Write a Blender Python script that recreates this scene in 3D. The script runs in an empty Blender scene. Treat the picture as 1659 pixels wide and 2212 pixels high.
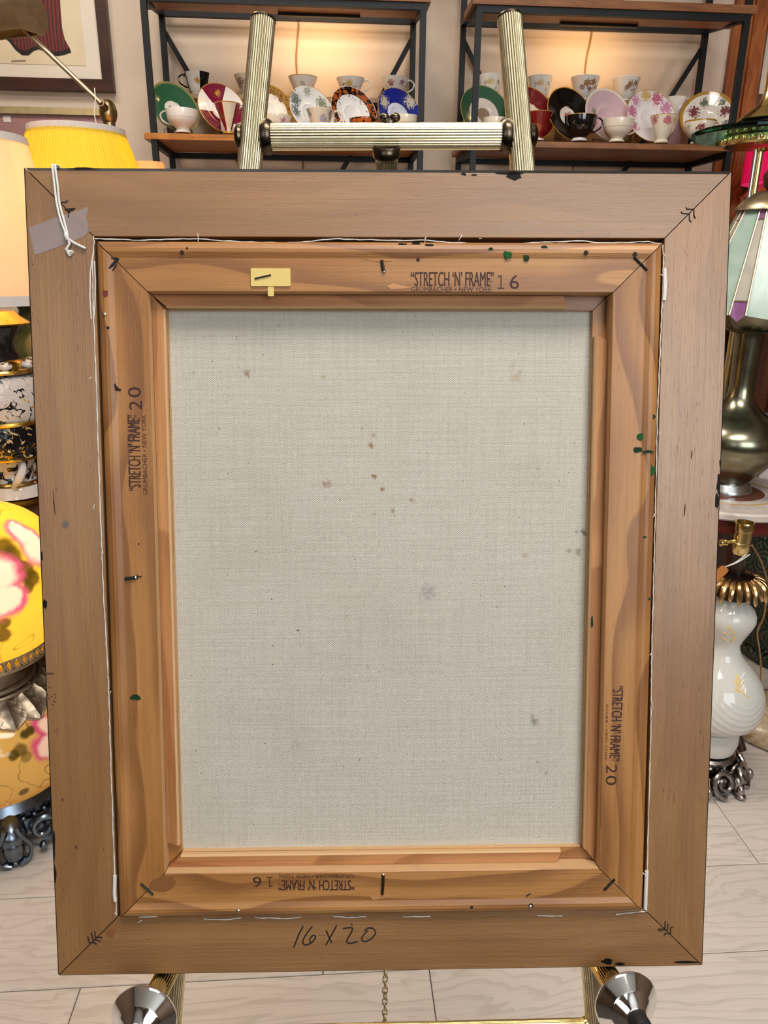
import bpy, bmesh, math, random
from math import sin, cos, tan, pi, radians, atan2, sqrt
from mathutils import Vector, Matrix

random.seed(7)
SC = bpy.context.scene
COL = SC.collection

# ------------------------------------------------------------------ camera
EYE = 1.10                       # camera height above the shop floor
PITCH = radians(18.4)            # looking down
ROLL = radians(0.5)
FPX, IW, IH = 1600.0, 1659.0, 2212.0
_r0 = Vector((1, 0, 0)); _u0 = Vector((0, sin(PITCH), cos(PITCH)))
FW = Vector((0, cos(PITCH), -sin(PITCH)))
RT = _r0 * cos(ROLL) + _u0 * sin(ROLL)
UP = _u0 * cos(ROLL) - _r0 * sin(ROLL)
CAM = Vector((0, 0, EYE))
cd = bpy.data.cameras.new('camera'); cam = bpy.data.objects.new('camera', cd); COL.objects.link(cam)
cam.matrix_world = Matrix((( RT.x, UP.x, -FW.x, CAM.x), (RT.y, UP.y, -FW.y, CAM.y), (RT.z, UP.z, -FW.z, CAM.z), (0, 0, 0, 1)))
cd.sensor_fit = 'HORIZONTAL'; cd.sensor_width = 36.0; cd.lens = FPX * 36.0 / IW
cd.clip_start = 0.02; cd.clip_end = 60
SC.camera = cam
SC.view_settings.view_transform = 'Standard'; SC.view_settings.look = 'None'
SC.view_settings.gamma = 1.0; SC.view_settings.use_curve_mapping = False
SC.view_settings.exposure = 0.42
SC.cycles.use_denoising = True
SC.cycles.max_bounces = 5; SC.cycles.diffuse_bounces = 3; SC.cycles.glossy_bounces = 3; SC.cycles.transmission_bounces = 4; SC.cycles.transparent_max_bounces = 6
SC.cycles.sample_clamp_indirect = 4.0; SC.cycles.caustics_reflective = False; SC.cycles.caustics_refractive = False
SC.cycles.use_adaptive_sampling = True; SC.cycles.adaptive_threshold = 0.05; SC.cycles.adaptive_min_samples = 12

# ------------------------------------------------------------------ daylight
wd = bpy.data.worlds.new('overcast_sky'); SC.world = wd; wd.use_nodes = True
wd.node_tree.nodes['Background'].inputs[0].default_value = (0.80, 0.90, 1.0, 1)
wd.node_tree.nodes['Background'].inputs[1].default_value = 1.0

def area_light(name, loc, aim, sx, sy, power, color):
    l = bpy.data.lights.new(name, 'AREA'); l.shape = 'RECTANGLE'; l.size = sx; l.size_y = sy
    l.energy = power; l.color = color
    o = bpy.data.objects.new(name, l); COL.objects.link(o); o.location = loc
    o.rotation_euler = (Vector(aim) - Vector(loc)).to_track_quat('-Z', 'Y').to_euler()
    return o
# the shop's display windows, behind the camera: a wide one on the right, a narrower one on the left
area_light('window_daylight_right', (1.25, -1.96, 1.84), (1.25, 0, 1.84), 1.75, 1.50, 34, (0.88, 0.95, 1.0))
area_light('window_daylight_left', (-1.15, -1.96, 1.84), (-1.15, 0, 1.84), 1.45, 1.50, 4, (0.97, 0.98, 1.0))
# the shop's ceiling light fixture, above the easel
area_light('ceiling_panel_light', (0.40, 0.0, 2.70), (0.40, 0.0, 0), 1.15, 0.55, 27, (1.0, 0.95, 0.88))
# an added fill light, unseen, brightening the back wall, shelves and floor
area_light('rear_fill_light', (-0.70, 1.25, 2.70), (-0.70, 1.25, 0), 1.15, 0.55, 21, (1.0, 0.92, 0.83))

WARM = (1.0, 0.60, 0.24)
def bulb(name, loc, watts, color=WARM, r=0.025):
    l = bpy.data.lights.new(name, 'POINT'); l.energy = watts; l.color = color; l.shadow_soft_size = r
    o = bpy.data.objects.new(name, l); COL.objects.link(o); o.location = loc
    return o

# ------------------------------------------------------------------ pixel helpers (used once, to survey real positions)
def ray(px, py):
    return RT * ((px - 829.5) / FPX) + UP * ((1106 - py) / FPX) + FW
def at_y(px, py, Y):
    d = ray(px, py); return CAM + d * (Y / d.y)
def at_z(px, py, Z):
    d = ray(px, py); return CAM + d * ((Z - EYE) / d.z)

# ------------------------------------------------------------------ mesh builder
class MB:
    def __init__(s): s.v = []; s.f = []; s.mi = []; s.sm = []
    def add(s, vs, fs, mi=0, smooth=True):
        b = len(s.v); s.v += [tuple(v) for v in vs]
        for f in fs: s.f.append(tuple(b + i for i in f)); s.mi.append(mi); s.sm.append(smooth)
        return s
    def box(s, lo, hi, mi=0, M=None):
        x0, y0, z0 = lo; x1, y1, z1 = hi
        vs = [(x0,y0,z0),(x1,y0,z0),(x1,y1,z0),(x0,y1,z0),(x0,y0,z1),(x1,y0,z1),(x1,y1,z1),(x0,y1,z1)]
        if M is not None: vs = [M @ Vector(v) for v in vs]
        return s.add(vs, [(3,2,1,0),(4,5,6,7),(0,1,5,4),(1,2,6,5),(2,3,7,6),(3,0,4,7)], mi, False)
    def bar(s, a, b, w, h=None, mi=0, up=(0,0,1)):
        a = Vector(a); b = Vector(b); h = h or w; d = (b - a); L = d.length; d.normalize()
        x = d.cross(Vector(up))
        if x.length < 1e-5: x = d.cross(Vector((1,0,0)))
        x.normalize(); y = x.cross(d)
        M = Matrix(((x.x,y.x,d.x,a.x),(x.y,y.y,d.y,a.y),(x.z,y.z,d.z,a.z),(0,0,0,1)))
        return s.box((-w/2,-h/2,0), (w/2,h/2,L), mi, M)
    def lathe(s, prof, seg=32, mi=0, M=None, rib=None, cap=True):
        n = len(prof); vs = []
        for (r, z) in prof:
            for k in range(seg):
                a = 2*pi*k/seg; rr = r
                if rib: rr = r * (1 + rib(k, seg, z))
                p = Vector((rr*cos(a), rr*sin(a), z)); vs.append(M @ p if M is not None else p)
        fs = []
        for i in range(n-1):
            for k in range(seg):
                k2 = (k+1) % seg
                fs.append((i*seg+k, i*seg+k2, (i+1)*seg+k2, (i+1)*seg+k))
        if cap:
            if prof[0][0] > 1e-4: fs.append(tuple(range(seg))[::-1])
            if prof[-1][0] > 1e-4: fs.append(tuple((n-1)*seg+k for k in range(seg)))
        return s.add(vs, fs, mi, True)
    def tube(s, pts, r, seg=8, closed=False, mi=0, cap=True):
        pts = [Vector(p) for p in pts]; n = len(pts); vs = []
        rs = r if isinstance(r, (list, tuple)) else [r]*n
        t0 = (pts[1]-pts[0]).normalized()
        nrm = t0.orthogonal().normalized()
        prev = t0
        for i in range(n):
            if closed: t = (pts[(i+1)%n]-pts[i-1])
            else: t = pts[min(i+1,n-1)]-pts[max(i-1,0)]
            if t.length < 1e-9: t = prev.copy()
            t.normalize()
            q = prev.rotation_difference(t); nrm = (q @ nrm); nrm = (nrm - t*nrm.dot(t)).normalized(); prev = t
            bi = t.cross(nrm)
            for k in range(seg):
                a = 2*pi*k/seg; vs.append(pts[i] + (nrm*cos(a) + bi*sin(a))*rs[i])
        fs = []
        for i in range(n if closed else n-1):
            j = (i+1) % n
            for k in range(seg):
                k2 = (k+1)%seg; fs.append((i*seg+k, i*seg+k2, j*seg+k2, j*seg+k))
        if not closed and cap:
            fs.append(tuple(range(seg))[::-1]); fs.append(tuple((n-1)*seg+k for k in range(seg)))
        return s.add(vs, fs, mi, True)
    def fluted(s, a, b, r, ribs=30, depth=0.09, mi=0, per=4):
        a = Vector(a); b = Vector(b); d = (b-a); L = d.length; d.normalize()
        x = d.orthogonal().normalized(); y = d.cross(x)
        M = Matrix(((x.x,y.x,d.x,a.x),(x.y,y.y,d.y,a.y),(x.z,y.z,d.z,a.z),(0,0,0,1)))
        rib = lambda k, seg, z: -depth*(1-abs(sin(pi*k/per))**0.8)
        return s.lathe([(r,0),(r,L)], ribs*per, mi, M, rib)
    def prism(s, poly, z0, z1, mi=0, M=None, smooth=False):
        n = len(poly); vs = [Vector((p[0],p[1],z0)) for p in poly] + [Vector((p[0],p[1],z1)) for p in poly]
        if M is not None: vs = [M @ v for v in vs]
        fs = [tuple(range(n))[::-1], tuple(range(n, 2*n))] + [(i,(i+1)%n,n+(i+1)%n,n+i) for i in range(n)]
        return s.add(vs, fs, mi, smooth)
    def sphere(s, c, r, seg=16, rings=10, mi=0, sc=(1,1,1)):
        prof = [(max(1e-5, sin(pi*i/rings)), -cos(pi*i/rings)) for i in range(rings+1)]
        M = Matrix.Translation(Vector(c)) @ Matrix.Diagonal((r*sc[0], r*sc[1], r*sc[2], 1))
        return s.lathe(prof, seg, mi, M)
    def mesh(s, name, angle=40):
        me = bpy.data.meshes.new(name); me.from_pydata(s.v, [], s.f)
        for i, p in enumerate(me.polygons): p.material_index = s.mi[i]; p.use_smooth = s.sm[i]
        me.update()
        try: me.set_sharp_from_angle(angle=radians(angle))
        except Exception: pass
        return me
    def build(s, name, mats, parent=None, loc=None, rot=None):
        me = s.mesh(name)
        for m in (mats if isinstance(mats, (list, tuple)) else [mats]): me.materials.append(m)
        o = bpy.data.objects.new(name, me); COL.objects.link(o)
        if parent is not None: o.parent = parent
        if loc is not None: o.location = loc
        if rot is not None: o.rotation_euler = rot
        return o

def tag(o, label=None, cat=None, group=None, kind=None):
    if label: o['label'] = label
    if cat: o['category'] = cat
    if group: o['group'] = group
    if kind: o['kind'] = kind
    return o
def thing(name, loc, label, cat, group=None, rz=0.0, rot=None):
    o = bpy.data.objects.new(name, None); COL.objects.link(o); o.location = loc
    o.empty_display_size = 0.05
    o.rotation_euler = rot if rot is not None else (0, 0, rz)
    return tag(o, label, cat, group)
def axes_matrix(x, y, z, t=(0,0,0)):
    return Matrix(((x[0],y[0],z[0],t[0]),(x[1],y[1],z[1],t[1]),(x[2],y[2],z[2],t[2]),(0,0,0,1)))

# ------------------------------------------------------------------ node helpers
def srgb(r, g, b):
    f = lambda c: (c/255/12.92) if c/255 <= 0.04045 else ((c/255+0.055)/1.055)**2.4
    return (f(r), f(g), f(b), 1.0)
class G:
    """tiny wrapper for building one material's nodes"""
    def __init__(s, name):
        s.mat = bpy.data.materials.new(name); s.mat.use_nodes = True
        s.nt = s.mat.node_tree; s.b = s.nt.nodes['Principled BSDF']; s.out = s.nt.nodes['Material Output']
        s._tc = None
    def node(s, t, **kw):
        n = s.nt.nodes.new(t)
        for k, v in kw.items(): setattr(n, k, v)
        return n
    def link(s, a, b): s.nt.links.new(a, b)
    def put(s, sock, v):
        if hasattr(v, 'is_output'): s.link(v, sock)
        else: sock.default_value = v
    def obj(s):
        if not s._tc: s._tc = s.node('ShaderNodeTexCoord')
        return s._tc.outputs['Object']
    def sep(s, v):
        n = s.node('ShaderNodeSeparateXYZ'); s.link(v, n.inputs[0]); return n.outputs
    def comb(s, x, y, z):
        n = s.node('ShaderNodeCombineXYZ')
        for i, v in enumerate((x, y, z)): s.put(n.inputs[i], v)
        return n.outputs[0]
    def m(s, op, a, b=0.0, c=None, clamp=False):
        n = s.node('ShaderNodeMath', operation=op); n.use_clamp = clamp
        s.put(n.inputs[0], a); s.put(n.inputs[1], b)
        if c is not None: s.put(n.inputs[2], c)
        return n.outputs[0]
    def vm(s, op, a, b=None, scale=None):
        n = s.node('ShaderNodeVectorMath', operation=op); s.put(n.inputs[0], a)
        if b is not None: s.put(n.inputs[1], b)
        if scale is not None: s.put(n.inputs['Scale'], scale)
        return n.outputs['Value' if op in ('LENGTH', 'DISTANCE', 'DOT_PRODUCT') else 'Vector']
    def mix(s, f, a, b, mode='MIX'):
        n = s.node('ShaderNodeMix', data_type='RGBA', blend_type=mode); n.clamp_factor = True
        s.put(n.inputs[0], f); s.put(n.inputs[6], a); s.put(n.inputs[7], b); return n.outputs[2]
    def step(s, v, lo, hi):
        n = s.node('ShaderNodeMapRange', interpolation_type='SMOOTHSTEP'); s.put(n.inputs[0], v)
        n.inputs[1].default_value = lo; n.inputs[2].default_value = hi; n.inputs[3].default_value = 0; n.inputs[4].default_value = 1
        return n.outputs[0]
    def noise(s, vec, scale=5.0, detail=3.0, rough=0.55, dist=0.0):
        n = s.node('ShaderNodeTexNoise'); s.put(n.inputs['Vector'], vec)
        n.inputs['Scale'].default_value = scale; n.inputs['Detail'].default_value = detail
        n.inputs['Roughness'].default_value = rough; n.inputs['Distortion'].default_value = dist
        return n.outputs[0]
    def voro(s, vec, scale, feature='F1', out='Distance'):
        n = s.node('ShaderNodeTexVoronoi', feature=feature); s.put(n.inputs['Vector'], vec); n.inputs['Scale'].default_value = scale
        return n.outputs[out]
    def scale(s, vec, sx, sy, sz): return s.vm('MULTIPLY', vec, (sx, sy, sz))
    def rand(s):
        return s.node('ShaderNodeObjectInfo').outputs['Random']
    def bump(s, h, strength=0.3, dist=0.002):
        n = s.node('ShaderNodeBump'); n.inputs['Strength'].default_value = strength; n.inputs['Distance'].default_value = dist
        s.put(n.inputs['Height'], h); s.link(n.outputs[0], s.b.inputs['Normal']); return n
    def fin(s, color=None, rough=0.5, metal=0.0, spec=0.5, **kw):
        if color is not None: s.put(s.b.inputs['Base Color'], color)
        s.put(s.b.inputs['Roughness'], rough); s.put(s.b.inputs['Metallic'], metal)
        s.put(s.b.inputs['Specular IOR Level'], spec)
        for k, v in kw.items(): s.put(s.b.inputs[k], v)
        return s.mat

def plain(name, c, rough=0.5, metal=0.0, var=0.12, scale=40, spec=0.5, **kw):
    """solid colour with a slight procedural mottling"""
    g = G(name); n = g.noise(g.obj(), scale, 3)
    a = tuple(x*(1-var) for x in c[:3]) + (1,); b = tuple(min(1, x*(1+var)) for x in c[:3]) + (1,)
    return g.fin(g.mix(n, a, b), rough, metal, spec, **kw)

def wood(name, pale, mid, dark, band=9.0, warp=0.02, bandamt=0.5, streak=0.5, rough=0.62, pores=0.35, bump=0.12, spec=0.35):
    """bar-shaped timber: grain runs along the object's local X"""
    g = G(name); o = g.obj(); off = g.m('MULTIPLY', g.rand(), 37.0)
    p = g.vm('ADD', o, g.comb(off, off, off))
    warpn = g.noise(g.scale(p, 3.2, 9, 9), 1.0, 2)
    x, y, z = g.sep(p)
    yy = g.m('ADD', g.m('ADD', y, g.m('MULTIPLY', z, 0.7)), g.m('MULTIPLY', warpn, warp*10))
    ph = g.m('FRACT', g.m('MULTIPLY', yy, band*10))
    late = g.m('MULTIPLY', g.step(ph, 0.25, 0.93), g.m('SUBTRACT', 1.0, g.step(ph, 0.94, 1.0)))
    fine = g.noise(g.scale(p, 5, 420, 420), 1.0, 2, 0.6)
    cloud = g.noise(g.scale(p, 6, 22, 22), 1.0, 1)
    c = g.mix(g.step(cloud, 0.3, 0.7), pale, mid)
    c = g.mix(g.m('MULTIPLY', late, bandamt), c, dark)
    c = g.mix(g.m('MULTIPLY', g.step(fine, 0.42, 0.75), streak), c, dark)
    pore = g.step(g.noise(g.scale(p, 110, 900, 900), 1.0, 1), 0.69, 0.78)
    c = g.mix(g.m('MULTIPLY', pore, pores), c, tuple(v*0.35 for v in dark[:3]) + (1,))
    fib = g.noise(g.scale(p, 60, 1250, 1250), 1.0, 1, 0.6)
    c = g.mix(g.m('MULTIPLY', g.step(fib, 0.52, 0.72), streak*0.35), c, dark)
    c = g.mix(g.m('MULTIPLY', g.m('SUBTRACT', 1.0, g.step(fib, 0.28, 0.46)), streak*0.4), c, tuple(min(1, v*1.25) for v in pale[:3]) + (1,))
    g.bump(g.m('ADD', g.m('MULTIPLY', fib, 0.8), g.m('ADD', fine, g.m('MULTIPLY', pore, -0.6))), bump, 0.0010)
    return g.fin(c, rough, 0, spec)

def metal(name, c, rough=0.25, var=0.1, scale=60, bumps=0.0, patina=None):
    g = G(name); n = g.noise(g.obj(), scale, 4)
    a = tuple(x*(1-var) for x in c[:3]) + (1,); b = tuple(min(1, x*(1+var)) for x in c[:3]) + (1,)
    col = g.mix(n, a, b)
    if patina: col = g.mix(g.step(g.noise(g.obj(), scale*0.4, 4), 0.48, 0.62), col, patina)
    if bumps: g.bump(n, bumps, 0.001)
    return g.fin(col, g.m('ADD', rough*0.8, g.m('MULTIPLY', n, rough*0.4)), 1.0)

def blobs(g, c, co, spots, wob=0.35, wscale=60, lo=0.6):
    """irregular printed or stained spots: (x, y, z, radius, colour, strength)"""
    w = g.noise(co, wscale, 3)
    for (x, y, z, r, colr, k) in spots:
        d = g.vm('DISTANCE', co, (x, y, z))
        dd = g.m('ADD', g.m('DIVIDE', d, r), g.m('MULTIPLY', g.m('SUBTRACT', w, 0.5), wob*4))
        c = g.mix(g.m('MULTIPLY', g.m('SUBTRACT', 1.0, g.step(dd, lo, 1.05)), k), c, colr)
    return c
# ================================================================== THE ROOM
YAW = radians(4.5)
SXV = Vector((cos(YAW), sin(YAW), 0)); SYV = Vector((-sin(YAW), cos(YAW), 0))
_p = at_y(333, 290, 2.17); SO = Vector((_p.x, 2.17, 0))          # foot of the left shelf unit's front-left post
def S(s, off, z): return SO + SXV*s + SYV*off + Vector((0, 0, z))
def on_plane(px, py, off):
    d = ray(px, py); n = SYV
    t = ((SO + SYV*off) - CAM).dot(n) / d.dot(n); p = CAM + d*t
    return (p - SO).dot(SXV), p.z
WALL_OFF = 0.27

def wall_paint():
    g = G('cream_wall_paint'); n = g.noise(g.obj(), 3, 4); f = g.noise(g.obj(), 160, 3)
    g.bump(f, 0.12, 0.002)
    return g.fin(g.mix(n, srgb(222, 203, 182), srgb(206, 186, 166)), 0.75, 0, 0.3)
WALLM = wall_paint()
CEILM = plain('ceiling_white', srgb(225, 220, 210), 0.8)
def struct(o, kind='structure'): o['kind'] = kind; return o

SROT = (0, 0, YAW)
struct(MB().box((-2.2, WALL_OFF, 0), (3.4, WALL_OFF+0.1, 2.8)).build('wall_back', WALLM, None, SO, SROT))
DARKWALL = plain('dark_tan_wall', srgb(112, 88, 68), .8)
struct(MB().box((-2.4, -2.1, 0), (-2.3, 3.2, 2.8)).build('wall_left', DARKWALL))
struct(MB().box((2.6, -2.1, 0), (2.7, 3.2, 2.8)).build('wall_right', DARKWALL))
struct(MB().box((-2.4, -2.1, 2.8), (2.7, 3.3, 2.9)).build('ceiling', CEILM))
mb = MB()
for lo, hi in [((-2.4,0), (-1.9,2.8)), ((-0.4,0), (0.35,2.8)), ((2.15,0), (2.7,2.8)), ((-1.9,0), (-0.4,1.04)), ((0.35,0), (2.15,1.04)),
               ((-1.9,2.62), (-0.4,2.8)), ((0.35,2.62), (2.15,2.8))]:
    mb.box((lo[0], -2.1, lo[1]), (hi[0], -2.0, hi[1]))
struct(mb.build('wall_front', DARKWALL))
WHITEP = plain('white_window_paint', srgb(232, 230, 224), 0.4)
g = G('window_glass'); GLASSW = g.fin((0.9, 0.95, 0.95, 1), 0.02, 0, 0.5, **{'Transmission Weight': 1.0, 'IOR': 1.02})
for i, (x0, x1) in enumerate(((-1.9, -0.4), (0.35, 2.15))):
    m1 = MB()
    for a, b in [((x0,1.04),(x0+.05,2.62)), ((x1-.05,1.04),(x1,2.62)), ((x0,1.04),(x1,1.09)), ((x0,2.57),(x1,2.62)),
                 (((x0+x1)/2-.02,1.09),((x0+x1)/2+.02,2.57))]:
        m1.box((a[0], -2.09, a[1]), (b[0], -2.01, b[1]))
    w = struct(m1.build('window_%d' % (i+1), WHITEP))
    MB().box((x0+.05, -2.06, 1.09), (x1-.05, -2.052, 2.57)).build('pane', GLASSW, w)

# ---- plank floor: whitewashed oak boards, each its own piece
def plank_mat():
    g = G('whitewashed_oak_plank'); o = g.obj(); r = g.rand(); off = g.m('MULTIPLY', r, 53.0)
    p = g.vm('ADD', o, g.comb(off, off, 0.0))
    wv = g.noise(g.scale(p, 2.2, 9, 1), 1.0, 3, 0.6, 1.2)
    x, y, z = g.sep(p)
    ph = g.m('FRACT', g.m('MULTIPLY', g.m('ADD', y, g.m('MULTIPLY', wv, 0.16)), 42.0))
    ring = g.m('MULTIPLY', g.step(ph, 0.5, 0.92), g.m('SUBTRACT', 1.0, g.step(ph, 0.92, 1.0)))
    fine = g.noise(g.scale(p, 7, 300, 1), 1.0, 4, 0.65)
    c = g.mix(g.noise(g.scale(p, 3, 12, 1), 1.0, 2), srgb(226, 213, 203), srgb(204, 192, 182))
    c = g.mix(g.m('MULTIPLY', ring, 0.34), c, srgb(164, 148, 134))
    c = g.mix(g.m('MULTIPLY', g.step(fine, 0.5, 0.8), 0.42), c, srgb(146, 130, 118))
    c = g.mix(g.m('MULTIPLY', r, 0.25), c, srgb(196, 184, 174))
    g.bump(fine, 0.12, 0.001)
    return g.fin(c, 0.42, 0, 0.4)
PLANKM = plank_mat()
FYAW = radians(4.0)
floor = struct(MB().box((-2.4, -2.1, -0.06), (2.7, 3.3, -0.007)).build('floor', plain('floor_underlay', srgb(70, 60, 52), 0.9)))
FX = Vector((cos(FYAW), sin(FYAW), 0)); FY = Vector((-sin(FYAW), cos(FYAW), 0))
F0 = at_z(829.5, 2097, 0.0)                                       # a seam between two rows of boards
xj = lambda px, py: (at_z(px, py, 0.0) - F0).dot(FX)
rowj = {-1: [xj(168, 2150), xj(935, 2150)], 1: [xj(1592, 1797)], 0: [-0.1, 1.15], -2: [-0.2, 0.9], 2: [-0.5, 0.55]}
PW = 0.187
for r in range(-4, 10):
    js = rowj.get(r) or [random.uniform(-0.6, 0.0)]
    js = sorted(js)
    while js[0] > -1.7: js.insert(0, js[0] - 1.16)
    while js[-1] < 2.0: js.append(js[-1] + 1.16)
    for a, b in zip(js[:-1], js[1:]):
        L = b - a; gp = 0.0007; bv = 0.0012
        m1 = MB(); x0, x1, y0, y1 = gp, L-gp, gp, PW-gp
        top = [(x0+bv,y0+bv,0),(x1-bv,y0+bv,0),(x1-bv,y1-bv,0),(x0+bv,y1-bv,0)]
        low = [(x0,y0,-bv),(x1,y0,-bv),(x1,y1,-bv),(x0,y1,-bv)]
        bot = [(v[0],v[1],-0.0068) for v in low]
        m1.add(top+low+bot, [(0,1,2,3)]+[(4+i,4+(i+1)%4,(i+1)%4,i) for i in range(4)]+[(8+i,8+(i+1)%4,4+(i+1)%4,4+i) for i in range(4)], 0, False)
        q = F0 + FX*a + FY*(r*PW)
        m1.build('plank', PLANKM, floor, (q.x, q.y, 0), (0, 0, FYAW))

# ---- ceiling light fixture, plus an added housing for the rear fill light (above the view)
for cl_, lab_ in (((0.40, 0.0, 2.8), 'white ceiling light panel in front of the easel'), ((-0.70, 1.25, 2.8), 'added unseen white panel housing the fill light above the tea shelves')):
  cf = thing('ceiling_light', cl_, lab_, 'lamp', 'ceiling light panels')
  for b in (((-.62,-.32,-.08),(-.59,.32,-.0004)), ((.59,-.32,-.08),(.62,.32,-.0004)), ((-.59,-.32,-.08),(.59,-.29,-.0004)), ((-.59,.29,-.08),(.59,.32,-.0004)), ((-.59,-.29,-.02),(.59,.29,-.0004))):
      MB().box(*b).build('housing', WHITEP, cf)

# ---- timber casing and brown panelled door on the right of the shelves
CASEM = wood('orange_pine_casing', srgb(176, 104, 52), srgb(150, 82, 38), srgb(98, 48, 20), 5, 0.02, 0.4, 0.5, 0.4)
DOORM = wood('brown_door_wood', srgb(120, 84, 58), srgb(100, 68, 46), srgb(62, 40, 26), 5, 0.02, 0.3, 0.4, 0.5)
s1, _ = on_plane(1600, 180, WALL_OFF); s2, _ = on_plane(1628, 180, WALL_OFF)
def wallbox(s0, s1_, z0, z1, o0, o1):
    """a board on the back wall, its grain upright (local X is up)"""
    return MB().box((z0, 0, 0), (z1, s1_-s0, o1-o0)), S(s0, o0, 0), axes_matrix((0,0,1), SXV, SYV)
def wall_board(name, mat, s0, s1_, z0, z1, o0, o1, parent=None):
    m1, loc, M = wallbox(s0, s1_, z0, z1, o0, o1)
    o = m1.build(name, mat, parent); o.matrix_world = Matrix.Translation(loc) @ M
    return o
struct(wall_board('trim_1', CASEM, s1, s2, 0, 2.25, WALL_OFF-0.03, WALL_OFF))
struct(wall_board('trim_2', CASEM, s1-0.055, s1, 0, 2.25, WALL_OFF-0.018, WALL_OFF))
dr = struct(wall_board('door_1', DOORM, s2, s2+0.86, 0, 2.2, WALL_OFF-0.012, WALL_OFF))
# baseboard
struct(MB().box((-2.2, WALL_OFF-0.015, 0), (s1-0.06, WALL_OFF, 0.11)).build('baseboard_back', WHITEP, None, SO, SROT))
# ================================================================== THE FRAMED PAINTING, SEEN FROM BEHIND
_a, _b, _c = -0.0864, -0.0196, 0.0020
def _rot(a, b, c):
    return Matrix.Rotation(a, 3, 'X') @ Matrix.Rotation(b, 3, 'Y') @ Matrix.Rotation(c, 3, 'Z')
_R = _rot(_a, _b, _c)
c2w = lambda v: RT*v[0] + UP*v[1] + FW*v[2]
PX = c2w(_R.col[0]); PY = c2w(_R.col[1]); PZ = -c2w(_R.col[2])
PC = CAM + c2w((-0.0014, -0.0577, 0.557))                       # centre of the back face of the frame
IWD, IHT, RW = 0.412, 0.514, 0.0482                             # opening and rail width
OW, OH = IWD + 2*RW, IHT + 2*RW
HB = OH/2
def fl(px, py, z=0.0):
    """frame coordinates of what a pixel sees on the plane z in front of the frame's back"""
    d = ray(px, py); t = (PC + PZ*z - CAM).dot(PZ) / d.dot(PZ); p = CAM + d*t - PC
    return p.dot(PX), p.dot(PY)
PM = axes_matrix(PX, PY, PZ, PC - PY*HB)
paint = thing('framed_painting', (0,0,0), 'framed canvas painting seen from the back, bare wood rails, on the brass easel', 'painting')
paint.matrix_world = PM
def pp(mb, name, mats, label=None):
    o = mb.build(name, mats, paint, (0, HB, 0))
    if label: o['label'] = label
    return o

RAILM = wood('frame_rail_wood', srgb(158, 114, 69), srgb(141, 99, 56), srgb(96, 61, 32), 4.0, 0.012, 0.16, 0.22, 0.42, 0.6, 0.22, 1.0)
BARM = wood('stretcher_pine', srgb(184, 130, 72), srgb(164, 110, 56), srgb(110, 62, 26), 3.0, 0.022, 0.62, 0.24, 0.45, 0.3, 0.2, 0.6)
LIPM = wood('stretcher_lip_pine', srgb(196, 142, 92), srgb(178, 120, 72), srgb(124, 72, 36), 3.0, 0.02, 0.45, 0.35, 0.55, 0.22, 0.1)
ENDM = plain('pale_cut_pine', srgb(206, 166, 120), 0.7, 0, 0.1, 90)
BLACKP = plain('black_frame_paint', srgb(20, 16, 14), 0.7, 0, 0.3, 60, 0.2)
GAPM = plain('dark_gap', srgb(34, 24, 18), 0.9)
STEEL = metal('bright_steel', (0.62, 0.62, 0.62), 0.25)
DSTEEL = plain('blackened_steel_staple', srgb(26, 25, 26), 0.45, 0, 0.2, 300, 0.3)
THREAD = plain('white_cotton_thread', srgb(226, 224, 216), 0.9, 0, 0.12, 900)

TH = 0.0235
def rail_mesh(L, prof, gap=0.00045, em=1):
    """mitred bar: prof = closed loop of (y across from the outer edge, z, material); mitre follows y"""
    mb = MB(); n = len(prof); vs = []
    for sgn in (-1, 1):
        for (y, z, m) in prof: vs.append((sgn*(L/2 - max(y, 0) - gap), y, z))
    for i in range(n):
        j = (i+1) % n
        mb.add([vs[i], vs[j], vs[n+j], vs[n+i]], [(3,2,1,0)], prof[i][2], False)
    mb.add(vs[:n], [tuple(range(n))], em, False); mb.add(vs[n:], [tuple(range(n))[::-1]], em, False)  # end faces take a dark colour that stands in for shade inside the mitres
    return mb
RAILP = [(0.0030, 0.0, 0), (RW-0.0004, 0.0, 0), (RW, -0.0004, 0), (RW, -TH+0.004, 1), (RW-0.006, -TH, 1), (RW*0.55, -TH-0.001, 1), (0.006, -TH+0.004, 1), (0.0, -0.012, 1), (0.0, -0.0030, 1)]
sides = (('top', pi, OW, (0, OH/2)), ('right', pi/2, OH, (OW/2, 0)), ('bottom', 0.0, OW, (0, -OH/2)), ('left', -pi/2, OH, (-OW/2, 0)))
for nm, th, L, (x, y) in sides:
    bv = 1.0 if nm == 'top' else 0.4
    o = rail_mesh(L, [(RAILP[0][0]*bv, 0.0, 0)] + RAILP[1:-1] + [(0.0, RAILP[-1][1]*bv, 1)]).build('frame_rail', [RAILM, BLACKP], paint, (x, y+HB, 0), (0, 0, th))
    o['label'] = nm + ' rail of the picture frame, bare wood with a black painted edge'

# ---- stretcher bars
SWD, SHT = 0.4074, 0.5090
ZF, Z2, Z3, ZC = 0.0050, -0.0040, -0.0085, -0.0135               # face, lip, back of the rebate, canvas
FWD, LWD = 0.0362, 0.0462
BARP = [(0.0, 0.0005, 0), (0.0010, 0.0030, 0), (0.003, 0.0052, 0), (0.006, 0.0066, 0), (0.0085, 0.0066, 0), (0.0125, ZF, 0), (FWD-0.0006, ZF, 0), (FWD, ZF-0.0006, 1), (FWD, Z3, 0), (LWD, Z3-0.0004, 1), (LWD, ZC, 0), (0.004, ZC, 0), (0.0, -0.012, 0)]
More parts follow.
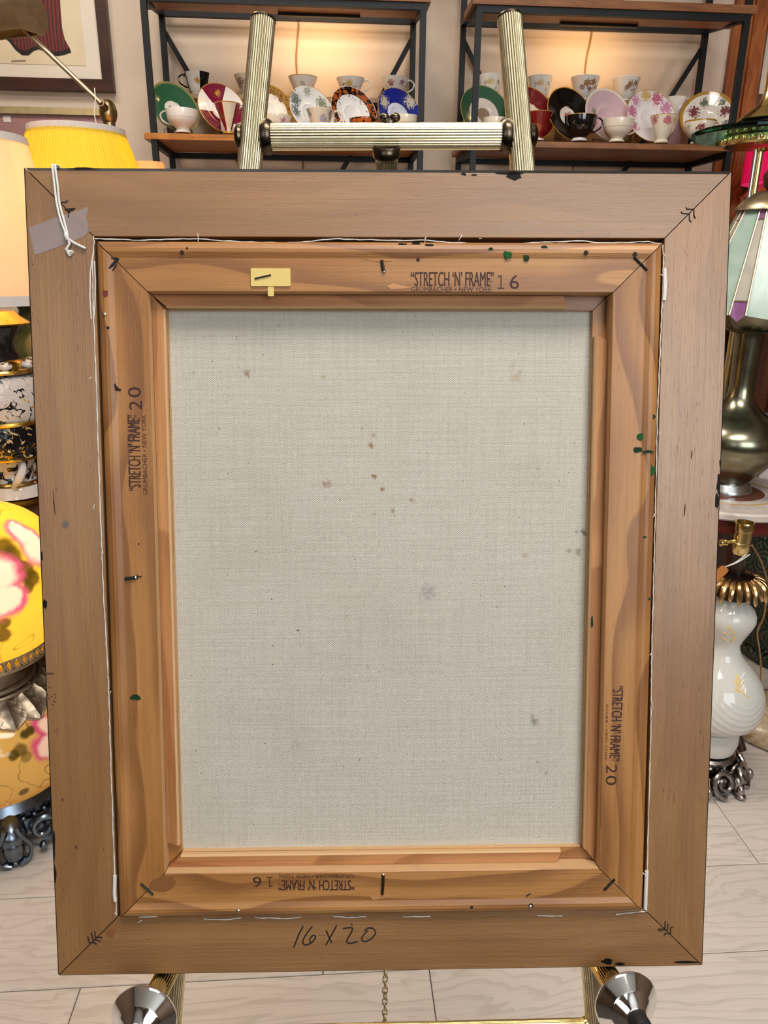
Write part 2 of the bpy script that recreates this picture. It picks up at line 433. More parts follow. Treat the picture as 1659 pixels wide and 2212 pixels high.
# the lip steps down inside each bar and stops short of one corner
lips = {'top': (-1, 0.030), 'right': (1, 0.030), 'bottom': (1, 0.030), 'left': (1, 0.016)}
sb = (('top', pi, SWD, (0, SHT/2), (-1, 0.023)), ('right', pi/2, SHT, (SWD/2, 0), (1, 0.022)), ('bottom', 0.0, SWD, (0, -SHT/2), (1, 0.020)), ('left', -pi/2, SHT, (-SWD/2, 0), (1, 0.010)))
for nm, th, L, (x, y), (es, cut) in sb:
    o = rail_mesh(L, BARP, 0.00035, 2).build('stretcher_bar', [BARM, ENDM, GAPM], paint, (x, y+HB-0.0012, 0), (0, 0, th))
    o['label'] = nm + ' pine stretcher bar of the canvas'
    xl, xr = -(L/2-LWD)+0.0004, (L/2-LWD)-0.0004
    xa, xb = -(L/2-FWD)+0.0004, (L/2-FWD)-0.0004
    if es > 0: xr -= cut - 0.003; xb = xr - 0.003
    else: xl += cut - 0.003; xa = xl + 0.003
    m1 = MB(); ch = 0.0012
    v = [(xa, FWD+0.0003, Z3-0.001), (xb, FWD+0.0003, Z3-0.001), (xr, LWD-0.0005, Z3-0.001), (xl, LWD-0.0005, Z3-0.001),
         (xa, FWD+0.0003, Z2), (xb, FWD+0.0003, Z2), (xr, LWD-ch-0.0005, Z2), (xl, LWD-ch-0.0005, Z2), (xr, LWD-0.0005, Z2-ch), (xl, LWD-0.0005, Z2-ch)]
    m1.add(v, [(4,5,6,7)], 0, False); m1.add(v, [(7,6,8,9), (9,8,2,3)], 1, False)
    m1.add(v, [(0,1,5,4), (1,2,8,6,5), (3,0,4,7,9), (3,2,1,0)], 0, False)
    m1.build('lip', [LIPM, ENDM], o)

def zf(px, py):
    """height of the stretcher's back where a pixel meets it"""
    x, y = fl(px, py, ZF); d = min(SWD/2-abs(x), SHT/2-abs(y+0.0012))
    pr = [(a, b) for a, b, _ in BARP[:6]]
    if d >= pr[-1][0]: return ZF
    for (a0, b0), (a1, b1) in zip(pr[:-1], pr[1:]):
        if a0 <= d <= a1: return b0 + (b1-b0)*(d-a0)/(a1-a0)
    return ZF
# ---- canvas
def canvas_mat():
    g = G('primed_linen_canvas'); o = g.obj(); x, y, z = g.sep(o)
    nz = g.noise(g.scale(o, 30, 900, 1), 1.0, 2); nz2 = g.noise(g.scale(o, 900, 30, 1), 1.0, 2)
    sx = g.m('SINE', g.m('MULTIPLY', g.m('ADD', x, g.m('MULTIPLY', nz, 0.0006)), 2*pi/0.00125))
    sy = g.m('SINE', g.m('MULTIPLY', g.m('ADD', y, g.m('MULTIPLY', nz2, 0.0006)), 2*pi/0.00172))
    wv = g.m('MULTIPLY', sx, sy)                                   # over-and-under of the threads
    hgt = g.m('ADD', g.m('MULTIPLY', wv, 0.5), 0.5)
    slub = g.noise(g.scale(o, 14, 700, 1), 1.0, 3); slub2 = g.noise(g.scale(o, 700, 14, 1), 1.0, 3)
    c = g.mix(g.step(slub, 0.30, 0.70), srgb(246, 240, 227), srgb(232, 225, 210))
    c = g.mix(g.m('MULTIPLY', g.step(slub2, 0.38, 0.72), 0.35), c, srgb(212, 204, 188))
    c = g.mix(g.m('MULTIPLY', g.m('SUBTRACT', 1.0, g.step(hgt, 0.0, 0.95)), 0.80), c, srgb(138, 132, 119))
    cl = g.noise(o, 9, 3); c = g.mix(g.m('MULTIPLY', g.step(cl, 0.45, 0.75), 0.16), c, srgb(158, 146, 126))
    seed = g.step(g.noise(o, 420, 1), 0.77, 0.80); c = g.mix(g.m('MULTIPLY', seed, 0.75), c, srgb(74, 60, 46))
    rust = srgb(140, 88, 46); grn = srgb(62, 78, 60); lil = srgb(150, 134, 140); sp = []
    for px, py, rp, cc, k in [(532,805,10,rust,.6), (536,812,6,rust,.6), (802,962,9,rust,.75), (806,940,6,rust,.5), (708,1045,11,rust,.6), (700,1046,8,rust,.5), (808,1030,9,rust,.75),
            (826,1057,8,rust,.85), (890,1080,8,rust,.45), (848,1103,7,rust,.6), (782,925,5,rust,.4), (810,1110,6,rust,.3), (1117,815,16,srgb(176,140,96),.4), (1108,790,12,srgb(176,140,96),.3), (1122,805,7,rust,.35),
            (925,1280,24,lil,.5), (1262,1150,10,grn,.8), (1245,1150,7,grn,.4), (1250,1192,12,grn,.5), (1230,1190,8,grn,.5), (1270,1190,10,grn,.4),
            (1155,1560,13,grn,.55), (1150,1548,8,grn,.4), (1135,1200,8,rust,.35), (795,1440,6,lil,.5), (700,815,7,srgb(176,140,96),.4), (418,805,5,rust,.4), (1180,1670,5,grn,.4), (640,1610,20,lil,.16)]:
        X, Y = fl(px, py, ZC); sp.append((X, Y, 0, rp*0.00036, cc, k))
    c = blobs(g, c, g.scale(o, 1, 1, 0), sp, 0.5, 300, 0.0)
    g.bump(g.m('ADD', hgt, g.m('MULTIPLY', slub, 0.6)), 0.55, 0.0007)
    return g.fin(c, 0.85, 0, 0.2)
pp(MB().box((-SWD/2+0.002, -SHT/2+0.002, ZC-0.0008), (SWD/2-0.002, SHT/2-0.002, ZC-0.00002)), 'canvas', canvas_mat(), 'pale grey linen canvas back with rust and green stains')
# dark rebate behind the gap
m1 = MB()
for x0, y0, x1, y1 in [(-IWD/2, SHT/2-0.004, IWD/2, IHT/2), (-IWD/2, -IHT/2, IWD/2, -SHT/2+0.004), (-IWD/2, -IHT/2, -SWD/2+0.004, IHT/2), (SWD/2-0.004, -IHT/2, IWD/2, IHT/2)]:
    m1.box((x0, y0, -0.0205), (x1, y1, -0.0142))
pp(m1, 'rebate', GAPM)

# ---- frayed white canvas edge showing in the gap
def wob_path(pts, amp, n, z):
    """polyline of pixels -> wavy thread"""
    P = [Vector((*fl(px, py, z), z)) for px, py in pts]; out = []
    for a, b in zip(P[:-1], P[1:]):
        m = max(2, int((b-a).length/0.0035))
        for i in range(m): out.append(a.lerp(b, i/m))
    out.append(P[-1])
    return [p + Vector((random.uniform(-amp, amp), random.uniform(-amp, amp), 0)) for p in out]
EDGE = [[(205,515),(240,517),(300,519),(360,517),(420,516),(470,519),(520,523),(600,524),(660,522),(720,516),(800,518),(840,520),(920,518),(970,524),(1050,527),(1130,526),(1200,522),(1270,521),(1290,525),(1345,524),(1400,522),(1430,527)],
        [(204,520),(200,560),(201,640),(204,720),(207,800),(212,950),(217,1100),(222,1250),(228,1360),(234,1470),(238,1600),(243,1750),(247,1880),(252,1978)],
        [(1432,528),(1433,590),(1430,660),(1424,800),(1420,900),(1418,1000),(1416,1080),(1413,1200),(1411,1300),(1408,1400),(1407,1500),(1404,1650),(1401,1760),(1398,1880),(1396,1968)],
        [(300,1981),(340,1980)], [(440,1985),(490,1986),(520,1983)], [(550,1982),(620,1984),(650,1981)], [(720,1980),(760,1982),(790,1979)], [(870,1980),(930,1980)], [(1160,1978),(1215,1979)], [(1330,1975),(1394,1968)]]
for e in EDGE:
    w = wob_path(e, 0.00025, 0, 0.0006)
    pp(MB().tube(w, [0.00042 + random.uniform(-0.00015, 0.00015) for _ in w], 6), 'frayed_canvas_edge', THREAD)
# short loose fibres and tufts
for px, py, L in [(196,820,10),(205,1090,14),(222,1200,12),(235,1465,16),(238,1500,10),(1422,935,14),(1412,1110,16),(1410,1230,14),(1406,1410,18),(1408,1530,26),(920,512,18),(990,520,20),(1040,516,14),(430,530,24),(1395,1890,18),(1398,1910,22),(1394,1940,16),(250,1972,14),(300,1990,18),(204,512,16),(1434,600,20),(1437,560,22)]:
    a = fl(px, py); q = []
    dx, dy = random.uniform(-1, 1), random.uniform(-1, 1)
    for i in range(6):
        t = i/5; q.append((a[0] + dx*L*t*0.00035*0.5 + random.uniform(-.0004,.0004), a[1] + dy*L*t*0.00035 + random.uniform(-.0004,.0004), 0.0012 + 0.001*sin(pi*t)))
    pp(MB().tube(q, 0.00028, 5), 'loose_fibre', THREAD)
# canvas folds beside the corner, a long open loop on the left and one at the lower right
for pts, r in (([(200,560),(196,590),(195,640),(198,690)], .00045), ([(205,565),(207,610),(206,660),(203,695)], .00045), ([(249,1890),(248,1930),(250,1945)], .0014), ([(1396,1880),(1394,1930),(1393,1962)], .0015), ([(1434,580),(1435,620),(1433,650)], .0016)):
    pp(MB().tube([(*fl(x, y), 0.0008) for x, y in pts], r, 8), 'canvas_fold', THREAD)

# ---- staples, corrugated joint fasteners and nails
def bar_on(pts, z, r, name, mat):
    return pp(MB().tube([(*fl(px, py, z), z) for px, py in pts], r, 6), name, mat)
zs = ZF + 0.0004
for a, b in (((233,583),(256,558)), ((1370,556),(1398,584)), ((304,1909),(331,1933)), ((1305,1923),(1328,1899))):
    bar_on([a, b], zs, 0.0009, 'staple', DSTEEL)
for a, b in (((243,585),(252,571)), ((240,557),(256,558)), ((1137,1936),(1146,1930))):
    bar_on([a, b], zs, 0.0004, 'staple_mark', GAPM)
bar_on([(825,562),(828,580),(829,586)], zs+0.0006, 0.0012, 'bent_nail', DSTEEL)
bar_on([(828,1890),(828,1905),(826,1932)], zs+0.0006, 0.0011, 'bent_nail', DSTEEL)
bar_on([(270,1250),(282,1249),(292,1248)], zs+0.0006, 0.0013, 'bent_nail', DSTEEL)
bar_on([(294,1246),(306,1245)], zs, 0.0004, 'staple_mark', GAPM); bar_on([(297,1241),(297,1251)], zs, 0.0004, 'staple_mark', GAPM)
for px, py, m in ((226,679,STEEL), (515,1967,STEEL), (1146,1958,STEEL), (292,1248,STEEL), (829,586,STEEL), (828,1890,STEEL)):
    zq = zf(px, py)+.0003; x, y = fl(px, py, zq)
    pp(MB().sphere((x, y, zq), 0.0016, 12, 8, 0, (1, 0.85, 0.6)), 'nail_head', m)
for px, py, r in ((1266,546,.0017),(393,545,.0015),(903,561,.0012),(1019,1960,.0012),(233,708,.0011),(299,1175,.0006),(1372,549,.0016),(1147,1957,.0019),(404,536,.0008),(760,1998,.0005)):
    zq = zf(px, py)+.0003; x, y = fl(px, py, zq)
    pp(MB().lathe([(r*0.98, zq-0.001), (r, zq+0.00012), (0.00001, zq+0.00014)], 10, 0, Matrix.Translation((x, y, 0))), 'nail_hole', GAPM)
# torn splinters round the middle nails
for pts in ([(785,560),(815,562),(845,560),(848,564),(815,565)], [(797,1934),(840,1934),(844,1937),(806,1944)], [(835,618),(850,612),(888,622),(846,626)]):
    P = [fl(x, y, ZF) for x, y in pts]
    pp(MB().prism(P[::-1] if len(P) else P, ZF-0.001, ZF+0.00025), 'torn_grain', LIPM)
# v-shaped corner fasteners on the mitres
def vnail(pts): return pp(MB().tube([(*fl(x, y), 0.0001) for x, y in pts], 0.0005, 5), 'corner_fastener', GAPM)
vnail([(131,437),(143,437),(146,433)]); vnail([(148,470),(148,458),(143,452),(158,451),(163,450)]); vnail([(140,452),(147,456),(160,453)])
vnail([(1482,448),(1484,452),(1499,452),(1499,466),(1502,472)]); vnail([(1471,457),(1473,461),(1489,462),(1489,475),(1493,480)])
vnail([(190,2023),(193,2036),(206,2036),(208,2040)]); vnail([(197,2014),(201,2029),(214,2031),(216,2034)]); vnail([(205,2011),(206,2024),(219,2024),(221,2027)])
vnail([(1421,2010),(1424,2006),(1436,2007),(1437,1990)]); vnail([(1425,2012),(1430,2008),(1442,2009),(1443,1995)]); vnail([(1434,2020),(1437,2016),(1448,2017),(1449,2003),(1454,2002)])

# ---- green and red paint dabs on the stretcher
GREENP = plain('green_oil_paint', srgb(34, 84, 40), 0.8, 0, 0.4, 500, 0.15); DGREEN = plain('dark_green_oil_paint', srgb(30, 54, 32), 0.8, 0, 0.4, 500, 0.15)
REDP = plain('dried_red_paint', srgb(112, 40, 32), 0.5, 0, 0.3, 400)
def dab(px, py, w, h, mat, name='paint_dab', z=None, ang=0.0, k=11, jag=0.35):
    z = zf(px, py)+0.0002 if z is None else z; P = []
    for i in range(k):
        a = 2*pi*i/k; rr = 1 + random.uniform(-jag, jag*0.6)
        x, y = cos(a)*w/2*rr, sin(a)*h/2*rr
        q = fl(px + x*cos(ang)-y*sin(ang), py - (x*sin(ang)+y*cos(ang)), z)
        P.append((max(-OW/2+.0006, min(OW/2-.0006, q[0])), max(-OH/2+.0006, min(OH/2-.0006, q[1]))))
    return pp(MB().prism(P, z-0.0006, z+0.00022), name, mat)
for a in ((1096,550,18,20,GREENP),(1137,555,14,20,DGREEN),(1176,535,16,8,DGREEN),(1060,538,12,6,DGREEN),(1386,942,22,18,GREENP),(1378,972,18,14,DGREEN),(1400,976,26,7,DGREEN),(1407,1015,18,24,GREENP),(1412,900,10,12,DGREEN),(1402,1294,10,6,DGREEN),(1393,1160,6,4,DGREEN),(292,1505,26,14,DGREEN)):
    dab(*a)
dab(228, 633, 13, 15, REDP)
dab(252, 841, 20, 9, GAPM, 'nail_hole', None, .1, 9, .5); dab(249, 834, 4, 14, GAPM, 'nail_hole', None, .2, 7, .4)
dab(1279, 1345, 6, 26, DGREEN, z=Z2)
# ---- patches where the black edge paint wraps or the edge is chipped
for a in ((1110,379,34,22,.2),(1100,374,60,8,.2),(1002,376,14,8,.5),(1025,378,14,4,.4),(1552,1050,9,44,.4),(1549,1082,10,36,.3),(1556,1000,5,20,.4),(89,1202,8,24,.3),(97,1305,10,22,.3),(116,1830,7,70,.3),(118,1890,9,40,.3),(1312,2077,26,14,.3),(1340,2082,24,6,.3),(1480,2078,60,5,.3),(180,364,70,4,.4)):
    dab(a[0], a[1], a[2], a[3], BLACKP, 'black_paint_chip', 0.0, 0.0, 13, a[4])
for px, py in ((900,527),(928,530),(870,528)): dab(px, py, 22, 6, BLACKP, 'black_paint_chip')
# glue stain beside the lower left mitre
GLUEM = plain('brown_glue_stain', srgb(138, 90, 52), 0.45, 0, 0.1, 90)
dab(352, 1909, 58, 34, GLUEM, 'glue_stain', None, 0.2, 16, 0.08); dab(238, 2015, 22, 22, GLUEM, 'glue_stain', 0.0, 0.7, 12, 0.2)
# grey smudge and dark scratches on the frame
SCR = plain('dark_scratch', srgb(84, 56, 36), 0.8)
for a in ((117,1090,3,60,SCR,.08),(1494,982,3,22,SCR,-.1),(1479,1100,3,30,SCR,-.1),(107,1455,22,4,SCR,0),(135,1727,5,7,SCR,0),(165,1830,5,9,SCR,.6)):
    dab(a[0], a[1], a[2], a[3], a[4], 'scratch', 0.0, a[5], 8, .3)
for px, py in ((98,1502),(103,1500),(106,1508),(112,1504),(119,1500),(120,1507),(117,1514),(114,1522),(119,1516),(107,1484),(124,1576),(119,1580),(70,571)):
    dab(px, py, 2.6, 3.2, GAPM, 'worm_hole', 0.0, 0, 6, .2)
dab(141, 1133, 16, 18, plain('grey_smudge', srgb(118, 104, 92), .8), 'smudge', 0.0, 0, 12, .15)

# ---- plastic tab stapled to the top bar
TABM = plain('yellowed_plastic', srgb(228, 200, 120), 0.35, 0, 0.05, 60)
def rrect(x0, y0, x1, y1, r, n=4):
    out = []
    for cx, cy, a0 in ((x1-r, y1-r, 0), (x0+r, y1-r, pi/2), (x0+r, y0+r, pi), (x1-r, y0+r, 1.5*pi)):
        for i in range(n+1): out.append((cx + r*cos(a0+pi/2*i/n), cy + r*sin(a0+pi/2*i/n)))
    return out
x0, y1 = fl(542, 580, ZF); x1, y0 = fl(628, 619, ZF)
tab = pp(MB().prism(rrect(x0, y0, x1, y1, 0.001), ZF, ZF+0.0012), 'plastic_tab', TABM, 'small yellowed plastic hanger tab stapled to the top bar')
xa, ya = fl(579, 640, ZF); xb, _ = fl(592, 640, ZF)
MB().prism(rrect(xa, ya, xb, y0+0.001, 0.0006), ZF, ZF+0.0008).build('tongue', TABM, tab)
MB().tube([(*fl(551, 603, ZF), ZF+0.0017), (*fl(586, 595, ZF), ZF+0.0017)], 0.0006, 6).build('staple', DSTEEL, tab)

# ---- translucent tape over the upper left mitre
g = G('translucent_tape'); tr = g.node('ShaderNodeBsdfTransparent'); mx = g.node('ShaderNodeMixShader'); mx.inputs[0].default_value = 0.42
nn = g.noise(g.obj(), 90, 3); g.fin(g.mix(nn, srgb(196, 180, 178), srgb(172, 154, 150)), 0.35)
g.link(tr.outputs[0], mx.inputs[1]); g.link(g.b.outputs[0], mx.inputs[2]); g.link(mx.outputs[0], g.out.inputs[0])
TAPEM = g.mat
tp = [(62,492),(110,474),(150,461),(171,455),(191,447),(189,462),(185,470),(189,479),(190,490),(193,500),(180,512),(130,532),(76,551)]
pp(MB().prism([fl(x, y) for x, y in tp][::-1], 0.0001, 0.0003), 'tape', TAPEM, 'torn piece of translucent tape')

# ---- stamped lettering
INK = plain('brown_stamp_ink', srgb(58, 26, 16), 0.7, 0, 0.25, 500)
def text_mesh(body, bold=0.0):
    cu = bpy.data.curves.new('lettering', 'FONT'); cu.body = body; cu.offset = bold; cu.resolution_u = 3
    o = bpy.data.objects.new('lettering', cu); COL.objects.link(o)
    bpy.context.view_layer.update()
    me = bpy.data.meshes.new_from_object(o.evaluated_get(bpy.context.evaluated_depsgraph_get()))
    COL.objects.unlink(o); bpy.data.objects.remove(o); bpy.data.curves.remove(cu)
    return me
def stamp(body, p0, p1, hgt_px, ang, bold=0.0, z=ZF, mat=INK, name='stamp_lettering'):
    """text filling the box from the start to the end of its base line (pixels), reading at ang"""
    me = text_mesh(body, 0.0)
    xs = [v.co.x for v in me.vertices]; ys = [v.co.y for v in me.vertices]
    A = Vector(fl(*p0, z)); B = Vector(fl(*p1, z)); L = (B-A).length
    ex = (B-A).normalized(); ey = Vector((-ex.y, ex.x))
    hh = hgt_px*0.000335
    sx = L/(max(xs)-min(xs)); sy = hh/(max(ys)-min(ys)); mx, my = min(xs), min(ys)
    for v in me.vertices:
        u, w = (v.co.x-mx)*sx, (v.co.y-my)*sy; q = A + ex*u + ey*w
        v.co = (q.x, q.y, z + 0.00012)
    if bold:
        vs = [v.co.copy() for v in me.vertices]; fs = [tuple(p.vertices) for p in me.polygons]; n = len(vs); sh = Vector((ex.x, ex.y, 0))*0.00016
        me = bpy.data.meshes.new('lettering'); me.from_pydata([v-sh for v in vs] + [v+sh+Vector((0,0,.00001)) for v in vs], [], fs + [tuple(i+n for i in f) for f in fs])
    me.materials.append(mat)
    o = bpy.data.objects.new(name, me); COL.objects.link(o); o.parent = paint; o.location = (0, HB, 0)
    return o
def one_digit(p0, p1, hgt_px, z=ZF):
    A = Vector(fl(*p0, z)); B = Vector(fl(*p1, z)); L = (B-A).length; ex = (B-A).normalized(); ey = Vector((-ex.y, ex.x)); hh = hgt_px*0.000335
    P = [(.12,0),(.95,0),(.95,.08),(.60,.08),(.60,1),(.48,1),(.10,.90),(.10,.81),(.47,.90),(.47,.08),(.12,.08)]
    P = [tuple(A + ex*(u*L) + ey*(w*hh)) for u, w in P]
    pp(MB().prism(P, z-.0003, z+.00012), 'stamp_lettering', INK)
T1, T2 = '\u201cSTRETCH \u2018N\u2019 FRAME\u201d', 'GRUMBACHER \u2022 NEW YORK'
stamp(T1, (888,619), (1066,619), 31, 0, 0.005); stamp(T2, (888,630.5), (1063,630.5), 10, 0, 0.0); stamp('TM', (1054,612), (1064,612), 6, 0); one_digit((1073,624), (1090,624), 29); stamp('6', (1101,624.5), (1121,624.5), 30, 0)
stamp(T1, (305,1060), (302,897), 27, 90, 0.005); stamp(T2, (319.5,1069), (315,895), 10, 90, 0.0); stamp('TM', (295,905), (295,896), 6, 90); stamp('2', (307,886), (307,866), 28, 90); stamp('0', (305,858), (304,836), 28, 90)
stamp(T1, (1324,1482), (1316,1644), 24, -90, 0.005); stamp('ACHER \u2022 NEW YORK', (1309,1520), (1306.5,1644), 5, -90, 0.0); stamp('TM', (1322,1634), (1321.5,1643), 5, -90); stamp('2', (1310,1652), (1309,1670), 25, -90); stamp('0', (1309,1675), (1308,1696), 25, -90)
stamp(T1, (765,1901), (602,1901), 25, 180, 0.005); stamp(T2, (765,1889), (601,1889), 8.5, 180, 0.0); stamp('TM', (610,1908), (601,1908), 5, 180); one_digit((591,1894.5), (575,1894.5), 24); stamp('6', (565,1894), (546,1894), 25, 180)
# handwritten size on the bottom rail
PEN = plain('black_marker_ink', srgb(22, 18, 18), 0.6)
def smooth(P, n=5):
    out = []
    for i in range(len(P)-1):
        p0 = P[max(i-1,0)]; p1 = P[i]; p2 = P[i+1]; p3 = P[min(i+2,len(P)-1)]
        for k in range(n):
            t = k/n
            out.append(tuple(0.5*((2*p1[j]) + (-p0[j]+p2[j])*t + (2*p0[j]-5*p1[j]+4*p2[j]-p3[j])*t*t + (-p0[j]+3*p1[j]-3*p2[j]+p3[j])*t**3) for j in range(len(p1))))
    out.append(tuple(P[-1])); return out
for st in ([(515,165),(480,235),(447,322)], [(580,170),(540,220),(512,275),(528,302),(575,285),(603,245),(585,235),(560,265),(578,290)], [(678,195),(700,250),(720,288)],
           [(755,162),(715,235),(678,303)], [(798,185),(850,178),(868,188),(850,230),(825,278),(855,290),(905,278)], [(978,198),(942,238),(935,268),(965,277),(1010,250),(1033,212),(1010,182),(972,184),(955,205)]):
    P = smooth([fl(500+x/3.318, 1950+y/3.318) for x, y in st])
    m1 = MB().tube([(x, y, 0.0) for x, y in P], [0.00062]*len(P), 6)
    m1.v = [(x, y, z*0.35) for x, y, z in m1.v]
    pp(m1, 'handwriting', PEN)

# ---- white string looped over the top left of the frame
strg = thing('cotton_string', (0,0,0), 'white cotton string knotted and hanging over the top left of the frame', 'string')
strg.matrix_world = PM
def sp(pts, r, name):
    P = smooth([(*fl(x, y), z) for x, y, z in pts])
    return MB().tube(P, r, 8).build(name, THREAD, strg, (0, HB, 0))
yt = OH/2 + 0.0012
xt, _ = fl(114, 360); xt2, _ = fl(121, 360)
for dx, pts in ((xt, [(115,364,.0012),(119,400,.0012),(124,440,.0012),(133,478,.0014),(146,510,.0016)]), (xt2, [(121,364,.0012),(126,400,.0012),(130,440,.0012),(139,474,.0014),(148,508,.0016)])):
    P = [(dx-0.001, yt, -0.024), (dx-0.0005, yt, -0.012), (dx, yt, -0.001)] + [(*fl(x, y), z) for x, y, z in pts]
    MB().tube(smooth(P), 0.0008, 8).build('strand', THREAD, strg, (0, HB, 0))
sp([(145,506,.002),(147,513,.0028),(149,520,.002)], 0.0015, 'knot')
sp([(150,518,.002),(162,526,.0018),(176,533,.0016),(187,538,.0014)], 0.0009, 'tail'); sp([(149,518,.002),(152,528,.0018),(148,535,.0016),(144,541,.0014)], 0.0009, 'tail')
for dx, dy in ((14,2),(16,5),(13,9),(10,12),(7,13)):
    sp([(145,541,.0014),(145+dx*.5,541+dy*.6,.0014),(145+dx,541+dy,.001)], 0.00038, 'frayed_end')
# ================================================================== BRASS TRIPOD EASEL
BRASS = metal('polished_brass', (0.80, 0.62, 0.27), 0.20, 0.08, 90)
CHAMP = metal('champagne_brass_tube', (0.96, 0.86, 0.58), 0.27, 0.04, 120)
BRONZE = metal('dark_bronze_fitting', (0.10, 0.075, 0.05), 0.28, 0.3, 90)
CHROME = metal('chrome', (0.78, 0.79, 0.80), 0.07, 0.04, 60)
RUBBER = plain('black_rubber', srgb(24, 22, 22), 0.6)
ZL = -0.0375                                                     # leg axis behind the frame
W = lambda x, y, z: PC + PX*x + PY*y + PZ*z
def leg_line(p0, p1):
    a = Vector((*fl(*p0, ZL), ZL)); b = Vector((*fl(*p1, ZL), ZL)); return W(*a), W(*b)
LR = 0.0094
la, lb = leg_line((568.5, 44), (373, 2150)); ra, rb = leg_line((1100.5, 38), (1284, 2150))
def to_floor(a, b, z=0.012):
    t = (z - a.z)/(b.z - a.z); return a + (b-a)*t
lf, rf = to_floor(la, lb), to_floor(ra, rb)
base = (lf + rf)/2; base.z = 0
easel = thing('brass_easel', base, 'fluted brass tripod easel holding up the framed painting', 'easel')
def ep(mb, name, mat, label=None, parent=None):
    mb.v = [tuple(Vector(v) - base) for v in mb.v]
    o = mb.build(name, mat, parent or easel)
    if label: o['label'] = label
    return o
for a, f in ((la, lf), (ra, rf)):
    o = ep(MB().fluted(f, a, LR, 28, 0.06), 'leg', CHAMP, 'fluted champagne brass leg tube')
    d = (a-f).normalized(); q = d.orthogonal().normalized(); y = d.cross(q)
    M = axes_matrix(q, y, d, a)
    ep(MB().lathe([(LR*1.0,-0.0006),(LR*1.04,0.0003),(LR*1.0,0.0013),(LR*0.6,0.0019),(1e-5,0.002)], 28, 0, M), 'end_cap', BRONZE)
    Mf = axes_matrix(q, y, d, f)
    ep(MB().lathe([(0.012,-0.010),(0.0135,-0.006),(0.013,0.012),(0.011,0.016)], 20, 0, Mf), 'rubber_foot', RUBBER)
def on_leg(a, f, px_y, side):
    """point on a leg at the image row px_y"""
    lo, hi = 0.0, 1.0
    for _ in range(40):
        m = (lo+hi)/2; p = a + (f-a)*m - CAM; v = 1106 - p.dot(UP)/p.dot(FW)*FPX
        if v < px_y: lo = m
        else: hi = m
    return a + (f-a)*lo
cl, cr = on_leg(la, lf, 296, -1), on_leg(ra, rf, 294, 1)
dx = (cr-cl).normalized()
ep(MB().fluted(cl+dx*LR, cr-dx*LR, 0.0096, 28, 0.075), 'crossbar', CHAMP, 'fluted brass upper crossbar')
def ring(c, axis, prof, name, mat=BRONZE, seg=28):
    axis = axis.normalized(); q = axis.orthogonal().normalized(); y = axis.cross(q)
    return ep(MB().lathe(prof, seg, 0, axes_matrix(q, y, axis, c)), name, mat)
for c, s in ((cl, 1), (cr, -1)):
    ring(c + dx*s*LR*0.75, dx*s, [(0.006,-0.002),(0.0115,0.0),(0.0128,0.003),(0.0125,0.006),(0.0112,0.008)], 'collar')
    ring(c - dx*s*LR*0.95, -dx*s, [(0.0085,-0.001),(0.0092,0.001),(0.008,0.003),(0.0045,0.0045),(1e-5,0.005)], 'screw_knob')
cm = (cl+cr)/2
# wing nut on top of the bar, swivel collar below it
up = PY.normalized()
top = cm + dx*0.002 + up*0.0094
ring(top, up, [(0.006,-0.002),(0.0065,0.0),(0.004,0.002),(0.003,0.003)], 'nut_stem')
m1 = MB(); m1.sphere(top+up*0.0045-dx*0.0035, 0.0036, 14, 10, 0, (1.1,0.9,0.9)); m1.sphere(top+up*0.0045+dx*0.0045, 0.0037, 14, 10, 0, (1.1,0.9,0.95))
ep(m1, 'wing_nut', BRONZE)
# rear leg swings back to the floor
rear_f = Vector((cm.x+0.03, cm.y + 0.46, 0.012)); c0 = cm - up*0.0104
rd = (rear_f - c0).normalized()
ring(c0 - rd*0.001, rd, [(0.0085,-0.002),(0.0104,0.0),(0.0108,0.003),(0.0104,0.0055),(0.009,0.0065)], 'swivel_collar')
ep(MB().fluted(rear_f, c0 + rd*0.007, 0.0088, 28, 0.08), 'leg', CHAMP, 'rear leg of the easel below the swivel collar')
q = rd.orthogonal().normalized(); y = rd.cross(q)
ep(MB().lathe([(0.011,-0.004),(0.0125,0.0),(0.0125,0.014),(0.010,0.017)][::-1], 20, 0, axes_matrix(q, y, rd, rear_f-rd*0.006)), 'rubber_foot', RUBBER)
# lower crossbar
bl, br = on_leg(la, lf, 2236, -1), on_leg(ra, rf, 2214, 1)
ep(MB().fluted(bl+(br-bl)*0.02, br-(br-bl)*0.02, 0.0056, 22, 0.08), 'lower_crossbar', BRASS)
ring(br-(br-bl)*0.024, (bl-br), [(0.0068,-0.004),(0.0072,0.0),(0.0062,0.003)], 'collar', BRASS); ring(bl+(br-bl)*0.024, (br-bl), [(0.0068,-0.004),(0.0072,0.0),(0.0062,0.003)], 'collar', BRASS)

